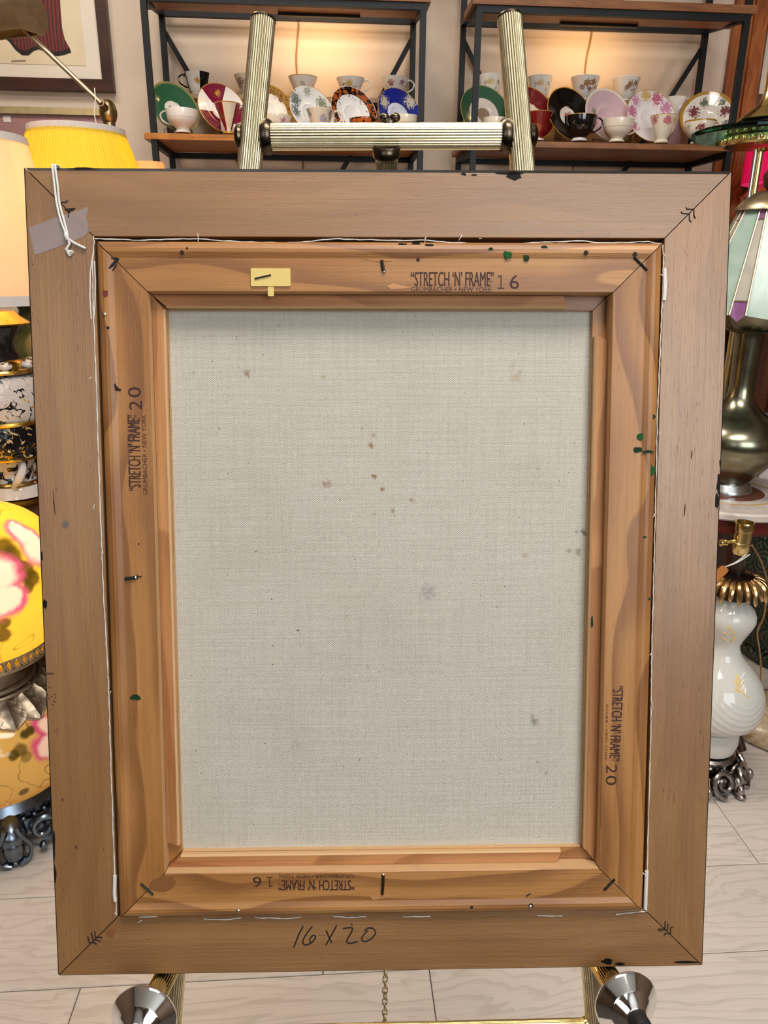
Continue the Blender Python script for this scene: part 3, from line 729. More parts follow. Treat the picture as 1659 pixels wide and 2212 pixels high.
# support pegs with chrome flares
def peg(knob_px, legp):
    ylow = -OH/2 - 0.0092
    # depth at which the knob centre projects onto the measured pixel, given the peg's height below the frame
    best = None
    for i in range(200):
        z = -0.01 + i*0.0005; x, y = fl(*knob_px, z)
        e = abs(y - ylow)
        if best is None or e < best[0]: best = (e, z, x)
    _, zk, xk = best
    return xk, ylow, zk
PEGS = []
for kp in ((1353, 2168), (311, 2200)):
    xk, yl, zk = peg(kp, None); zk = max(0.012, min(zk, 0.05)); xk = fl(kp[0], kp[1], zk)[0]
    PEGS.append((xk, yl, zk))
print('PEGS', PEGS)
for (xk, yl, zk), (a, f) in zip(PEGS, ((ra, rf), (la, lf))):
    # leg x at that height
    t = (W(0, yl, ZL) - a).dot(PY)/((f-a).dot(PY)); lp = a + (f-a)*t
    n0 = lp + PZ*(LR*0.6); n1 = W(xk, yl, zk)
    ax = (n1-n0).normalized(); q = ax.orthogonal().normalized(); y = ax.cross(q); M = axes_matrix(q, y, ax, n1)
    pg = ep(MB().fluted(n0, n1, 0.0088, 26, 0.08), 'peg', BRASS, 'fluted brass peg carrying the frame')
    ep(MB().lathe([(0.009,-0.004),(0.0228,-0.0035),(0.0245,-0.002),(0.0249,0.0),(0.0240,0.0015),(0.0162,0.0070),(0.0158,0.0077),(0.0153,0.0079),(0.0086,0.0150),(0.0078,0.0155),(1e-5,0.0156)], 48, 0, M), 'chrome_flare', CHROME, None, easel)
    ep(MB().lathe([(0.0072,0.0150),(0.0076,0.017),(0.0074,0.024),(0.0066,0.0262),(0.0045,0.0266),(0.0040,0.0255),(1e-5,0.0252)], 28, 0, M), 'rubber_tip', RUBBER, None, easel)

# safety chain hanging from the middle of the painting's rest down to the rear leg
CHAINM = metal('aged_brass_chain', (0.42, 0.33, 0.18), 0.35, 0.3, 300)
n = 26; c_top = at_y(833, 2040, PC.y + 0.10); c_bot = at_y(829, 2330, PC.y + 0.115)
zt = c_top
for i in range(n):
    p = c_top.lerp(c_bot, i/(n-1)); L = (c_bot-c_top).length/(n-1)*0.62; ang = (i % 2)*pi/2 + 0.4 + random.uniform(-.3, .3)
    pts = []
    for k in range(14):
        a = 2*pi*k/14; u = cos(a)*0.0034*(0.75+0.25*abs(sin(a))); w = sin(a)*L
        pts.append(p + Vector((u*cos(ang), u*sin(ang), 0)) + (c_bot-c_top).normalized()*w)
    ep(MB().tube(pts, 0.00085, 5, True), 'chain_link', CHAINM)
# ================================================================== DISPLAY SHELVES
STEELB = plain('black_steel_tube', srgb(15, 15, 16), 0.5, 0.0, 0.15, 60, 0.3)
SHELFW = wood('brown_shelf_board', srgb(158, 104, 62), srgb(136, 84, 46), srgb(84, 48, 24), 5, 0.02, 0.35, 0.5, 0.45)
SHELFO = wood('lamplit_shelf_board', srgb(196, 132, 60), srgb(178, 112, 46), srgb(122, 70, 26), 5, 0.02, 0.35, 0.5, 0.42)  # brown board with the yellow lamp's glow put into its colour
POST = 0.0155; SDEP = 0.235
ZB, ZU = None, None
def board_z(px, py, off=0.0): return on_plane(px, py, off)[1]
ZB = board_z(345, 289); ZU = board_z(600, 17) + 0.005
def ztop(): return ZB
def shelf_unit(sa, sb_, label, woodm, extra=0.012):
    root = thing('shelf_unit', S(sa, 0, 0), label, 'shelf', 'shelf units along the back wall', YAW)
    Wd = sb_ - sa
    def P(mb, name, mat): return mb.build(name, mat, root)
    H = 2.10
    for x in (0, Wd):
        for o in (0, SDEP): P(MB().box((x-POST/2, o-POST/2, 0), (x+POST/2, o+POST/2, H)), 'post', STEELB)
    levels = [0.12, 0.56, 1.105, ZB-0.0145, ZU+0.0155, H-0.06]
    for i, z in enumerate(levels):
        cupb = abs(z-(ZB-0.0145)) < 0.01; upb = abs(z-(ZU+0.0155)) < 0.01
        rb = 0.031 if upb else 0.0                                 # the upper board is shallow and its back rail sits higher
        if not cupb: P(MB().box((POST/2, -POST/2, z-0.0155), (Wd-POST/2, POST/2, z-0.0004)), 'rail', STEELB)
        P(MB().box((POST/2, SDEP-POST/2, z-0.0155+rb), (Wd-POST/2, SDEP+POST/2, z-0.0004+rb)), 'rail', STEELB)
        for x in (0, Wd): P(MB().bar((x, POST/2, z-0.008), (x, SDEP-POST/2, z-0.008+rb), POST, 0.0145), 'rail', STEELB)
        if cupb: x0, x1, y0, y1, t = -0.024, Wd+0.02, -0.012, 0.222, 0.0145
        elif upb: x0, x1, y0, y1, t = -0.018, Wd+0.018, -0.014, 0.125, 0.019
        else: x0, x1, y0, y1, t = -0.018, Wd+0.018, -0.014, SDEP+0.008, 0.019
        P(MB().box((x0, y0, z), (x1, y1, z+t)), 'board', woodm if cupb else SHELFW)
    zlo, zhi = 0.55, ZU-0.006
    for a, b in (((0.004, zhi), (Wd*.49, 1.130)), ((Wd-0.004, zhi), (Wd*.51, 1.130))):
        P(MB().bar((a[0], SDEP+0.004, a[1]), (b[0], SDEP+0.004, b[1]), 0.014, 0.004, 0, (0, 1, 0)), 'brace', STEELB)
    return root, Wd
sL0 = 0.0; sL1 = on_plane(908.5, 290, 0)[0]
sR0 = on_plane(1023.5, 290, 0)[0]; sR1 = on_plane(1578, 290, 0)[0]
shelf_unit(sL0, sL1, 'black steel shelf unit with a tea board tinted golden as if lamplit on the left, above the painting', SHELFO)
shelf_unit(sR0, sR1, 'black steel shelf unit with dark brown boards on the right, above the painting', SHELFW)
print('shelf', sL0, sL1, sR0, sR1, ZB, ZU)

# ---- small wall-washer lamps tucked behind the upper boards' back rails, with their cords
CORDM = plain('tan_lamp_cord', srgb(150, 110, 62), 0.5); PUCKM = plain('black_lamp_housing', srgb(28, 27, 28), 0.5)
g = G('lit_lens'); PUCKL = g.fin((1,.85,.6,1), 0.3, 0, 0.3, **{'Emission Color': (1.0, 0.72, 0.36, 1), 'Emission Strength': 3.0})
def washer(px, label, watts):
    s, _ = on_plane(px, 45, SDEP); z = ZU + 0.0155 + 0.031
    root = thing('shelf_lamp', S(s, SDEP, z-.0004), label, 'lamp', 'lamps behind the upper shelf rails', YAW)
    MB().box((-.11,-.128,-.0375), (.11,-.113,-.0307)).build('housing', PUCKM, root)
    MB().box((-.10,-.1128,-.037), (.10,-.1118,-.0312)).build('lens', PUCKL, root)
    p = S(s, SDEP-.108, z-.040); area_light('shelf_lamp_light', p, p + SYV*1.0 + Vector((0,0,-.7)), .22, .01, watts, (1.0, 0.62, 0.28))
washer(690, 'slim lamp behind the left upper shelf washing the wall', 0.38); washer(1265, 'slim lamp behind the right upper shelf washing the wall', 0.34)
def cord(pts, off, name, label):
    P = [S(*(lambda q: (q[0], off, q[1]))(on_plane(x, y, off))) for x, y in pts]
    o = MB().tube(smooth([tuple(p) for p in P]), 0.0022, 8).build(name, CORDM)
    tag(o, label, 'cord')
cord([(643,34),(645,60),(641,100),(640,135),(642,172),(644,240),(648,300),(655,365),(656,420)], WALL_OFF-0.004, 'lamp_cord', 'thin tan lamp cord down the wall behind the left shelf')
cord([(1279,62),(1275,90),(1268,120),(1264,150),(1262,172),(1250,260),(1242,330),(1236,380),(1234,420)], WALL_OFF-0.004, 'lamp_cord', 'thin tan lamp cord down the wall behind the right shelf')

# ================================================================== PORCELAIN
def porcelain(name, base, zones=(), spots=(), rim=None, sector=None, wob=0.75, wscale=90, gold=None, scatter=None, rough=0.14, plate=False):
    """glazed china: zones by radius ('r', lo, hi, colour) or by height ('z', ...), angular panels, printed spots"""
    g = G(name); o = g.obj()
    if plate: o = g.scale(o, .071/plate, .071/plate, 1)
    x, y, z = g.sep(o)
    r = g.m('SQRT', g.m('ADD', g.m('MULTIPLY', x, x), g.m('MULTIPLY', y, y)))
    nz = g.noise(o, wscale, 3)
    c = g.mix(nz, base, tuple(v*0.93 for v in base[:3]) + (1,))
    if sector:
        n, ph, duty, colr, lo, hi = sector
        a = g.m('FRACT', g.m('ADD', g.m('MULTIPLY', g.m('ARCTAN2', y, x), n/(2*pi)), ph))
        k = g.m('MULTIPLY', g.m('LESS_THAN', a, duty), g.m('MULTIPLY', g.m('GREATER_THAN', r, lo), g.m('LESS_THAN', r, hi)))
        c = g.mix(k, c, g.mix(nz, colr, tuple(v*0.6 for v in colr[:3]) + (1,)))
    for (ax, lo, hi, colr, edge) in zones:
        v = {'r': r, 'z': z}[ax]
        v = g.m('ADD', v, g.m('MULTIPLY', g.m('SUBTRACT', nz, 0.5), edge))
        k = g.m('MULTIPLY', g.m('GREATER_THAN', v, lo), g.m('LESS_THAN', v, hi))
        c = g.mix(k, c, g.mix(g.noise(o, 160, 3), colr, tuple(q*0.72 for q in colr[:3]) + (1,)))
    if scatter:
        for (ax, lo, hi, colr, sc, thr) in scatter:
            v = {'r': r, 'z': z}[ax]
            k = g.m('MULTIPLY', g.m('GREATER_THAN', v, lo), g.m('LESS_THAN', v, hi))
            k = g.m('MULTIPLY', k, g.step(g.noise(o, sc, 2), thr, thr+0.03)); c = g.mix(k, c, colr)
    if spots: c = blobs(g, c, o, spots, wob, 220)
    if rim:
        c = g.mix(g.m('GREATER_THAN', {'r': r, 'z': z}[rim[0]], rim[1]), c, rim[2])
    return g.fin(c, rough, 0, 0.5, **{'Coat Weight': 0.4, 'Coat Roughness': 0.05})
WHITE = srgb(240, 234, 226); CREAM = srgb(238, 224, 200); GOLD = srgb(190, 140, 44); MAROON = srgb(130, 30, 58); GRN = srgb(42, 92, 62)
BLK = srgb(14, 13, 14); PINK = srgb(214, 186, 196); ROSE = srgb(176, 52, 96); BLUE = srgb(30, 42, 140); DKRED = srgb(110, 18, 26); LEAF = srgb(58, 74, 44); BRN = srgb(128, 74, 32)
YEL = srgb(210, 170, 60); SAGE = srgb(96, 110, 66)

RS = 0.0775
def saucer_mesh(rad=RS, scallop=0):
    p = [(1e-5,0.004),(0.30,0.004),(0.34,0.0055),(0.37,0.0045),(0.62,0.008),(0.92,0.0155),(1.0,0.0185),(1.0,0.020),(0.97,0.0195),(0.60,0.0105),(0.40,0.0068),(0.36,0.0075),(0.33,0.0062),(1e-5,0.006)]
    p = [(a*rad if a > 1e-4 else a, z) for a, z in p]
    rib = (lambda k, seg, z: 0.02*abs(sin(k*pi*scallop/seg)) if z > 0.014 else 0.0) if scallop else None
    return MB().lathe(p, 64, 0, None, rib)
CLEAR = None
g = G('clear_acrylic'); gl = g.node('ShaderNodeBsdfGlossy'); gl.inputs['Roughness'].default_value = 0.05
tr = g.node('ShaderNodeBsdfTransparent'); fr = g.node('ShaderNodeFresnel'); fr.inputs[0].default_value = 1.49; mx = g.node('ShaderNodeMixShader')
tr.inputs[0].default_value = (0.93, 0.93, 0.94, 1)
g.link(g.m('ADD', fr.outputs[0], g.m('MULTIPLY', g.noise(g.obj(), 60, 2), 0.1)), mx.inputs[0]); g.link(tr.outputs[0], mx.inputs[1]); g.link(gl.outputs[0], mx.inputs[2]); g.link(mx.outputs[0], g.out.inputs[0]); CLEAR = g.mat

CUP_OFF, SAU_OFF, RIS_OFF = 0.036, 0.112, 0.190
def saucer(px, py, yaw, mat, label, scallop=0, lean=22, rad=RS, off=SAU_OFF):
    """a saucer standing on edge in a display stand, its face towards the room"""
    s, z = on_plane(px, py, off); z = ZB + 0.014 + rad*cos(radians(lean))*1.0
    a = YAW + radians(yaw); t = radians(lean)
    zc = Vector((sin(a)*cos(t), -cos(a)*cos(t), sin(t)))          # face normal
    xc = Vector((cos(a), sin(a), 0)); yc = zc.cross(xc)
    o = saucer_mesh(rad, scallop).build('saucer', mat)
    o.matrix_world = axes_matrix(xc, yc, zc, S(s, off, z) - zc*0.01)
    tag(o, label, 'saucer', 'saucers standing on the tea shelves')
    # clear stand behind and under it
    st = thing('display_stand', S(s, off, ZB), 'clear acrylic stand under the ' + label.split(' standing')[0].rstrip(','), 'stand', 'clear cup and saucer stands', a)
    MB().tube([(-0.028,-0.02,0.0035),(-0.03,0.02,0.0035),(0.03,0.02,0.0035),(0.028,-0.02,0.0035)], 0.003, 8).build('base', CLEAR, st)
    MB().tube([(-0.02,0.028,0.003),(-0.018,0.032,0.03),(0.018,0.032,0.03),(0.02,0.028,0.003)], 0.0025, 8).build('back_prop', CLEAR, st)
    return o

def cup(px, off, rt, h, kind, mat, label, handle=None, base_z=None, group='teacups on the tea shelves', py=290, foot=True):
    s, _ = on_plane(px, py, off)
    z0 = base_z if base_z is not None else ZB + 0.0085
    root = thing('teacup', S(s, off, z0), label, 'teacup', group, YAW)
    rb = rt*0.5
    if kind == 'wide':     outer = [(rb,0),(rb*1.02,h*.03),(rb*.8,h*.14),(rb*.95,h*.22),(rt*.72,h*.34),(rt*.88,h*.52),(rt*.93,h*.62),(rt*.94,h*.66),(rt*.99,h*.9),(rt,h)]
    elif kind == 'tall':   outer = [(rb,0),(rb*1.04,h*.04),(rb*.86,h*.12),(rb*.95,h*.2),(rt*.66,h*.4),(rt*.82,h*.68),(rt*.94,h*.9),(rt,h)]
    elif kind == 'goblet': outer = [(rb*.9,0),(rb*.9,h*.04),(rb*.5,h*.1),(rb*.5,h*.14),(rt*.4,h*.3),(rt*.62,h*.55),(rt*.86,h*.85),(rt,h)]
    else:                  outer = [(rb*1.1,0),(rb*1.1,h*.06),(rt*.66,h*.14),(rt*.8,h*.45),(rt*.9,h*.75),(rt,h)]     # straight
    inner = [(max(r-0.0022, 1e-5), z) for r, z in outer if z > h*.2][::-1]
    MB().lathe(outer + [(rt-0.001,h+0.0006)] + inner + [(1e-5, h*.2)], 36).build('bowl', mat, root)
    if handle is not None:
        a = radians(handle); d = Vector((cos(a), sin(a), 0)); r1, r2 = rt*.93, rt*.72
        pts = [d*r1 + Vector((0,0,h*.88)), d*(r1+h*.18) + Vector((0,0,h*.98)), d*(r1+h*.40) + Vector((0,0,h*.84)), d*(r1+h*.34) + Vector((0,0,h*.60)), d*(r2+h*.22) + Vector((0,0,h*.42)), d*(r2-0.001) + Vector((0,0,h*.36))]
        MB().tube(smooth([tuple(p) for p in pts]), 0.0022, 8).build('handle', mat, root)
    return root
# --- risers at the back of each shelf
RISM = plain('tan_painted_riser', srgb(164, 136, 104), 0.6)
ZR = on_plane(640, 207, RIS_OFF-0.028)[1]
ZRr = on_plane(1262, 213, RIS_OFF-0.028)[1]
def riser(pxa, pxb, z, label):
    a, _ = on_plane(pxa, 200, RIS_OFF); b, _ = on_plane(pxb, 200, RIS_OFF)
    root = thing('riser', S(a, RIS_OFF, ZB), label, 'riser', 'risers on the tea shelves', YAW); L = b-a; hh = z-ZB
    MB().box((0,-0.026,hh-0.012), (L,0.028,hh)).build('riser_top', RISM, root)
    for x in (0.01, L/2, L-0.01): MB().box((x-0.006,-0.020,0.0002), (x+0.006,0.026,hh-0.012)).build('riser_leg', RISM, root)
riser(395, 885, ZR, 'long tan riser behind the saucers on the left shelf')
riser(1040, 1385, ZRr, 'long tan riser behind the saucers on the right shelf')

mm = porcelain
# --- left shelf, saucers
saucer(375, 232, 34, mm('green_china', GRN, [('r',0,.024,WHITE,.002),('r',.0655,.1,srgb(150,140,90),.003)], [(0,0,.006,.008,ROSE,.9),(-.008,.006,.006,.005,LEAF,.7),(.008,-.008,.006,.006,SAGE,.6)], plate=.0705), 'green china saucer with a white rose centre, standing leftmost on the left shelf', rad=.0705)
saucer(478, 237, 30, mm('maroon_panel_china', WHITE, [('r',0,.026,WHITE,0),('r',.069,.1,GOLD,0)], [(0,.046,.01,.009,YEL,.8),(.004,.042,.01,.006,MAROON,.7),(-.045,-.02,.01,.008,BRN,.7)], None, (3,.42,.55,MAROON,.026,.069), plate=.0705), 'white and maroon panelled saucer standing beside the green one', rad=.0705)
saucer(585, 228, 30, mm('gold_border_china', WHITE, [('r',.05,.1,srgb(168,132,64),.004)], [], ('r',.069,GOLD), None, .3, 90, None, [('r',.045,.07,BRN,120,.55)], plate=.0705), 'white saucer with a gold flowered border standing behind the left easel leg', 10, rad=.0705)
saucer(671, 226, 30, mm('landscape_china', srgb(226,228,230), [], [(-.045,.03,.01,.022,srgb(60,84,80),.85),(-.05,-.005,.01,.018,srgb(44,66,62),.85),(.04,.03,.01,.016,SAGE,.85),(.054,.005,.01,.018,srgb(74,78,34),.85),(0,.058,.012,.014,SAGE,.6),(-.03,-.05,.01,.014,srgb(70,50,52),.8)], ('r',.0695,GOLD), plate=.0705), 'pale saucer painted with green trees standing on the left shelf', rad=.0705)
saucer(762, 229, 26, mm('imari_china', srgb(236,234,232), [('r',.052,.0705,srgb(30,18,16),.002)], [], None, None, .3, 90, None, [('r',.053,.07,srgb(170,88,36),95,.47),('r',.04,.054,srgb(130,66,48),150,.6)], plate=.0705), 'white saucer with a dark brown and orange border standing on the left shelf', 12, rad=.0705)
saucer(861, 232, 26, mm('blue_china', BLUE, [('r',0,.034,srgb(222,228,240),0)], [(-.042,.03,.011,.018,srgb(206,196,170),.95),(.045,.04,.012,.019,srgb(214,204,180),.95),(.05,-.03,.012,.016,srgb(226,214,190),.95),(-.03,-.05,.012,.014,srgb(210,196,160),.9)], ('r',.0695,GOLD), plate=.0705), 'royal blue saucer with cream panels standing rightmost on the left shelf', rad=.0705)
# --- left shelf, cups in front
plainw = mm('white_china', WHITE, [('z',.0345,.0353,srgb(170,150,120),0)]); creamw = mm('cream_china', CREAM, [('z',.034,.0350,GOLD,0)])
cup(396, CUP_OFF, .0425, .055, 'wide', plainw, 'plain white footed teacup in front of the green saucer', 165)
cup(494, CUP_OFF, .035, .073, 'goblet', mm('maroon_panel_cup', CREAM, [('z',.071,.1,GOLD,0),('z',0,.007,GOLD,0)], [(-.016,-.02,.04,.010,BRN,.7)], None, (3,.33,.45,srgb(150,30,40),0,1)), 'maroon and cream panelled teacup in front of the maroon saucer', 20)
cup(597, CUP_OFF, .042, .046, 'wide', mm('rose_ring_cup', CREAM, [], [(.022,-.034,.03,.009,srgb(170,90,140),.8)]), 'cream teacup with a pink flower beside the left easel leg')
cup(692, CUP_OFF, .037, .064, 'tall', mm('landscape_cup', CREAM, [], [(-.03,-.01,.056,.016,SAGE,.8),(.01,-.03,.036,.014,srgb(150,146,170),.7),(.032,-.012,.05,.016,srgb(90,106,90),.8)]), 'pale teacup painted with trees in front of the landscape saucer', 10)
cup(788, CUP_OFF, .042, .043, 'wide', mm('imari_cup', srgb(236,230,224), [('z',.029,.1,srgb(30,18,16),0)], [], None, None, .3, 90, None, [('z',.029,.1,srgb(186,92,34),90,.47)]), 'teacup with a brown and orange band in front of the bordered saucer')
cup(873, CUP_OFF, .041, .052, 'wide', creamw, 'cream teacup with a fine gold line in front of the blue saucer')
# --- left shelf, cups on the riser
G2 = 'teacups on the risers'
cup(430, RIS_OFF, .038, .054, 'straight', mm('black_gold_cup', WHITE, [], [(.002,-.03,.03,.010,GOLD,.95)], None, (3,.62,.42,BLK,0,1)), 'black and white teacup with gold sprig, leftmost on the left riser', 170, ZR, G2, 200)
cup(537, RIS_OFF, .040, .052, 'tall', mm('brown_sprig_cup', CREAM, [], [(-.02,-.026,.03,.016,BRN,.8)]), 'cream teacup with brown sprig on the left riser beside the easel leg', None, ZR, G2, 200)
cup(655, RIS_OFF, .042, .052, 'tall', mm('pale_gilt_cup', WHITE, [], [(.0,-.032,.026,.010,SAGE,.5)], ('z',.0505,GOLD)), 'plain pale teacup with gilt rim on the left riser below the cord', None, ZR, G2, 200)
cup(757, RIS_OFF, .041, .052, 'tall', mm('yellow_flower_cup', WHITE, [], [(-.006,-.034,.03,.013,YEL,.9),(-.022,-.026,.026,.011,BRN,.8),(.012,-.03,.024,.009,LEAF,.7)]), 'white teacup with yellow and brown flowers on the left riser', 5, ZR, G2, 200)
cup(852, RIS_OFF, .040, .056, 'tall', mm('red_flower_cup', WHITE, [], [(-.014,-.032,.036,.011,srgb(150,50,40),.9),(.02,-.028,.04,.009,srgb(140,60,96),.8),(-.028,-.022,.028,.008,LEAF,.7)]), 'white teacup with red and purple flowers, rightmost on the left riser', 15, ZR, G2, 200)
# --- right shelf, saucers
saucer(1046, 236, 16, mm('dark_green_china', srgb(48,88,62), [('r',0,.042,srgb(226,214,204),.002),('r',.0,.018,srgb(150,124,104),.002),('r',.069,.1,srgb(170,160,100),0)], plate=RS), 'green bordered saucer standing leftmost on the right shelf behind the post')
saucer(1143, 245, 16, mm('red_china', DKRED, [('r',0,.034,srgb(232,216,190),.014)], [], ('r',.069,GOLD), None, .3, 90, None, [('r',.03,.07,srgb(160,60,50),110,.66)], plate=RS), 'dark red saucer standing behind the right easel leg')
saucer(1228, 249, 20, mm('black_china', BLK, [('r',0,.025,srgb(230,222,214),.002)], [(0,0,.006,.013,ROSE,.95),(.01,.01,.006,.006,LEAF,.5)], ('r',.0695,GOLD), None, .3, 90, None, None, .08, plate=RS), 'black saucer with a pink rose centre standing on the right shelf', 10)
saucer(1311, 246, 16, mm('pink_china', srgb(206,178,186), [('r',.066,.1,WHITE,0)], [(-.04,-.012,.01,.013,ROSE,.9),(-.036,.012,.01,.010,SAGE,.7),(.036,-.02,.01,.012,srgb(150,84,120),.8)], plate=RS), 'pale pink saucer with rose sprays standing on the right shelf')
saucer(1404, 246, 8, mm('rose_border_china', srgb(238,232,232), [], [(-.052,.012,.012,.018,srgb(190,96,140),.9),(-.04,.042,.012,.016,srgb(206,130,160),.9),(-.008,.06,.012,.016,YEL,.9),(.024,.052,.012,.018,srgb(188,70,110),.9),(.05,.028,.012,.018,srgb(196,120,160),.9),(.056,-.01,.012,.016,srgb(170,50,70),.9),(-.05,-.03,.012,.016,srgb(180,80,130),.9)], ('r',.0697,GOLD), plate=RS), 'white saucer bordered with pink roses standing on the right shelf')
saucer(1530, 242, -14, mm('gold_rose_china', srgb(238,230,218), [('r',.064,.1,GOLD,.002)], [(-.034,.02,.01,.017,srgb(118,26,42),.95),(-.01,.044,.01,.012,LEAF,.9),(-.03,-.004,.01,.010,SAGE,.7),(.044,.02,.01,.015,srgb(104,24,40),.95),(.036,.044,.01,.011,LEAF,.9),(.046,-.012,.01,.010,LEAF,.8)], plate=RS), 'gold rimmed saucer with dark red roses standing rightmost on the right shelf', 9)
# --- right shelf, cups in front
cup(1066, CUP_OFF, .036, .052, 'wide', creamw, 'cream teacup beside the right easel leg, leftmost on right shelf')
cup(1163, CUP_OFF, .0365, .070, 'goblet', mm('red_gold_cup', srgb(132,22,22), [('z',.0685,.1,GOLD,0),('z',0,.006,WHITE,0)], [(-.008,-.018,.03,.012,srgb(186,96,40),.7)]), 'dark red goblet shaped teacup on the right shelf')
cup(1252, CUP_OFF, .0445, .064, 'wide', mm('black_cup', BLK, [('z',0,.008,WHITE,0)], [(-.004,-.036,.036,.005,GOLD,.8)], ('z',.0628,GOLD), None, .3, 90, None, None, .08), 'black teacup with white foot in front of the black saucer', 10)
cup(1333, CUP_OFF, .043, .057, 'wide', mm('cream_gilt_cup', srgb(240,226,204), [('z',.0355,.0365,srgb(180,140,90),0)]), 'cream footed teacup in front of the pink saucer', 12)
cup(1430, CUP_OFF, .0375, .069, 'tall', mm('rose_band_cup', srgb(240,228,206), [], [(-.03,-.012,.058,.013,srgb(176,60,84),.85),(-.002,-.034,.054,.012,srgb(200,90,120),.9),(.022,-.026,.054,.011,YEL,.9),(.034,-.006,.056,.012,srgb(186,70,100),.8)], ('z',.0677,GOLD)), 'cream teacup with a band of roses on the right shelf')
cup(1510, CUP_OFF, .043, .058, 'wide', mm('gold_rose_cup', srgb(240,230,212), [('z',.054,.1,GOLD,.001)], [(-.012,-.034,.036,.013,srgb(120,28,46),.95),(.012,-.034,.03,.010,LEAF,.85),(.02,-.028,.036,.007,LEAF,.8),(-.034,-.01,.04,.009,SAGE,.7)]), 'gold rimmed teacup with dark red roses on the right shelf', 8)
# --- right shelf, cups on the riser and one low stand
yf = [(-.006,-.034,.036,.012,YEL,.8),(.012,-.032,.03,.009,srgb(236,228,200),.8),(.02,-.027,.036,.007,LEAF,.7),(-.02,-.026,.034,.007,BRN,.5),(.016,-.03,.02,.007,SAGE,.7)]
bf = [(-.004,-.036,.04,.011,srgb(156,100,34),.9),(.014,-.033,.042,.011,srgb(140,84,28),.9),(-.016,-.03,.03,.008,BRN,.8),(.006,-.034,.024,.010,srgb(120,64,30),.85),(.024,-.026,.032,.007,SAGE,.7)]
cup(1058, RIS_OFF, .036, .058, 'straight', mm('daisy_cup', WHITE, [], yf), 'white mug with yellow daisies left of the right easel leg', None, ZRr, G2, 200)
cup(1165, RIS_OFF, .036, .058, 'straight', mm('daisy_cup_pair', WHITE, [], yf), 'white mug with yellow daisies right of the right easel leg', None, ZRr, G2, 200)
cup(1262, RIS_OFF, .042, .060, 'straight', mm('leaf_cup', WHITE, [], bf), 'white mug with golden brown leaves below the cord on the right riser', None, ZRr, G2, 200)
cup(1350, RIS_OFF, .040, .060, 'straight', mm('leaf_cup_pair', WHITE, [], [(x+.008,y,z,r,c,k) for x,y,z,r,c,k in bf]), 'white mug with golden brown leaves, rightmost on the right riser', None, ZRr, G2, 200)
zlow = on_plane(1458, 252, .14)[1]
sx, _ = on_plane(1455, 270, .15)
lr = thing('riser', S(sx, .15, ZB), 'small pink block riser between the rose saucers on the right shelf', 'riser', 'risers on the tea shelves', YAW)  # the pink is the block's own colour
MB().box((-0.018,-0.018,0.0002), (0.018,0.020,zlow-ZB)).build('riser_block', plain('mauve_block', srgb(186,146,146), .4), lr)
cup(1454, .15, .033, .05, 'tall', mm('mauve_trim_cup', WHITE, [], [(.004,-.03,.018,.008,SAGE,.8),(.03,-.012,.036,.016,srgb(150,90,90),.8)]), 'white teacup with mauve trim on the small block riser', 0, zlow, G2, 250)
# --- small dishes on the upper right board, only their feet show
zu = ZU + 0.0155 + 0.0194
for px, r, h, c, lab in ((1165,.04,.05,BLK,'black'),(1225,.035,.05,GOLD,'gilt'),(1285,.03,.06,WHITE,'white'),(1330,.04,.05,srgb(190,170,120),'straw coloured')):
    s, _ = on_plane(px, 10, .03)
    o = MB().lathe([(r*.7,0),(r*.72,.004),(r*.6,.01),(r,h),(r-.003,h),(r*.5,.014),(1e-5,.013)], 28).build('dish', mm('dish_'+lab.split()[0], c), None, S(s, .045, zu), SROT)
    tag(o, lab + ' dish on the upper board of the right shelf', 'dish', 'dishes on the upper right shelf')
# ================================================================== LEFT SIDE: PICTURES, SIDEBOARD, LAMPS
def shade_cloth(name, col, pleat=0, tw=0.55, rough_col=None):
    """fabric that scatters the bulb's light through it"""
    g = G(name); o = g.obj(); x, y, z = g.sep(o)
    n = g.noise(o, 220, 2)
    c = g.mix(n, col, tuple(v*0.9 for v in col[:3]) + (1,))
    d = g.node('ShaderNodeBsdfDiffuse'); t = g.node('ShaderNodeBsdfTranslucent'); mx = g.node('ShaderNodeMixShader'); mx.inputs[0].default_value = tw
    g.put(d.inputs[0], c); g.put(t.inputs[0], c)
    if pleat:
        a = g.m('MULTIPLY', g.m('ARCTAN2', y, x), float(pleat)); h = g.m('SINE', a)
        b = g.node('ShaderNodeBump'); b.inputs['Strength'].default_value = 0.5; b.inputs['Distance'].default_value = 0.002
        g.put(b.inputs['Height'], h); g.link(b.outputs[0], d.inputs['Normal']); g.link(b.outputs[0], t.inputs['Normal'])
    g.link(d.outputs[0], mx.inputs[1]); g.link(t.outputs[0], mx.inputs[2]); g.link(mx.outputs[0], g.out.inputs[0])
    return g.mat
def shell(prof, th=0.0012):
    return prof + [(r-th, z) for r, z in prof[::-1]] + [prof[0]]
SIDEM = wood('dark_sideboard_wood', srgb(74, 46, 30), srgb(58, 34, 22), srgb(30, 17, 11), 4, 0.02, 0.3, 0.4, 0.4)

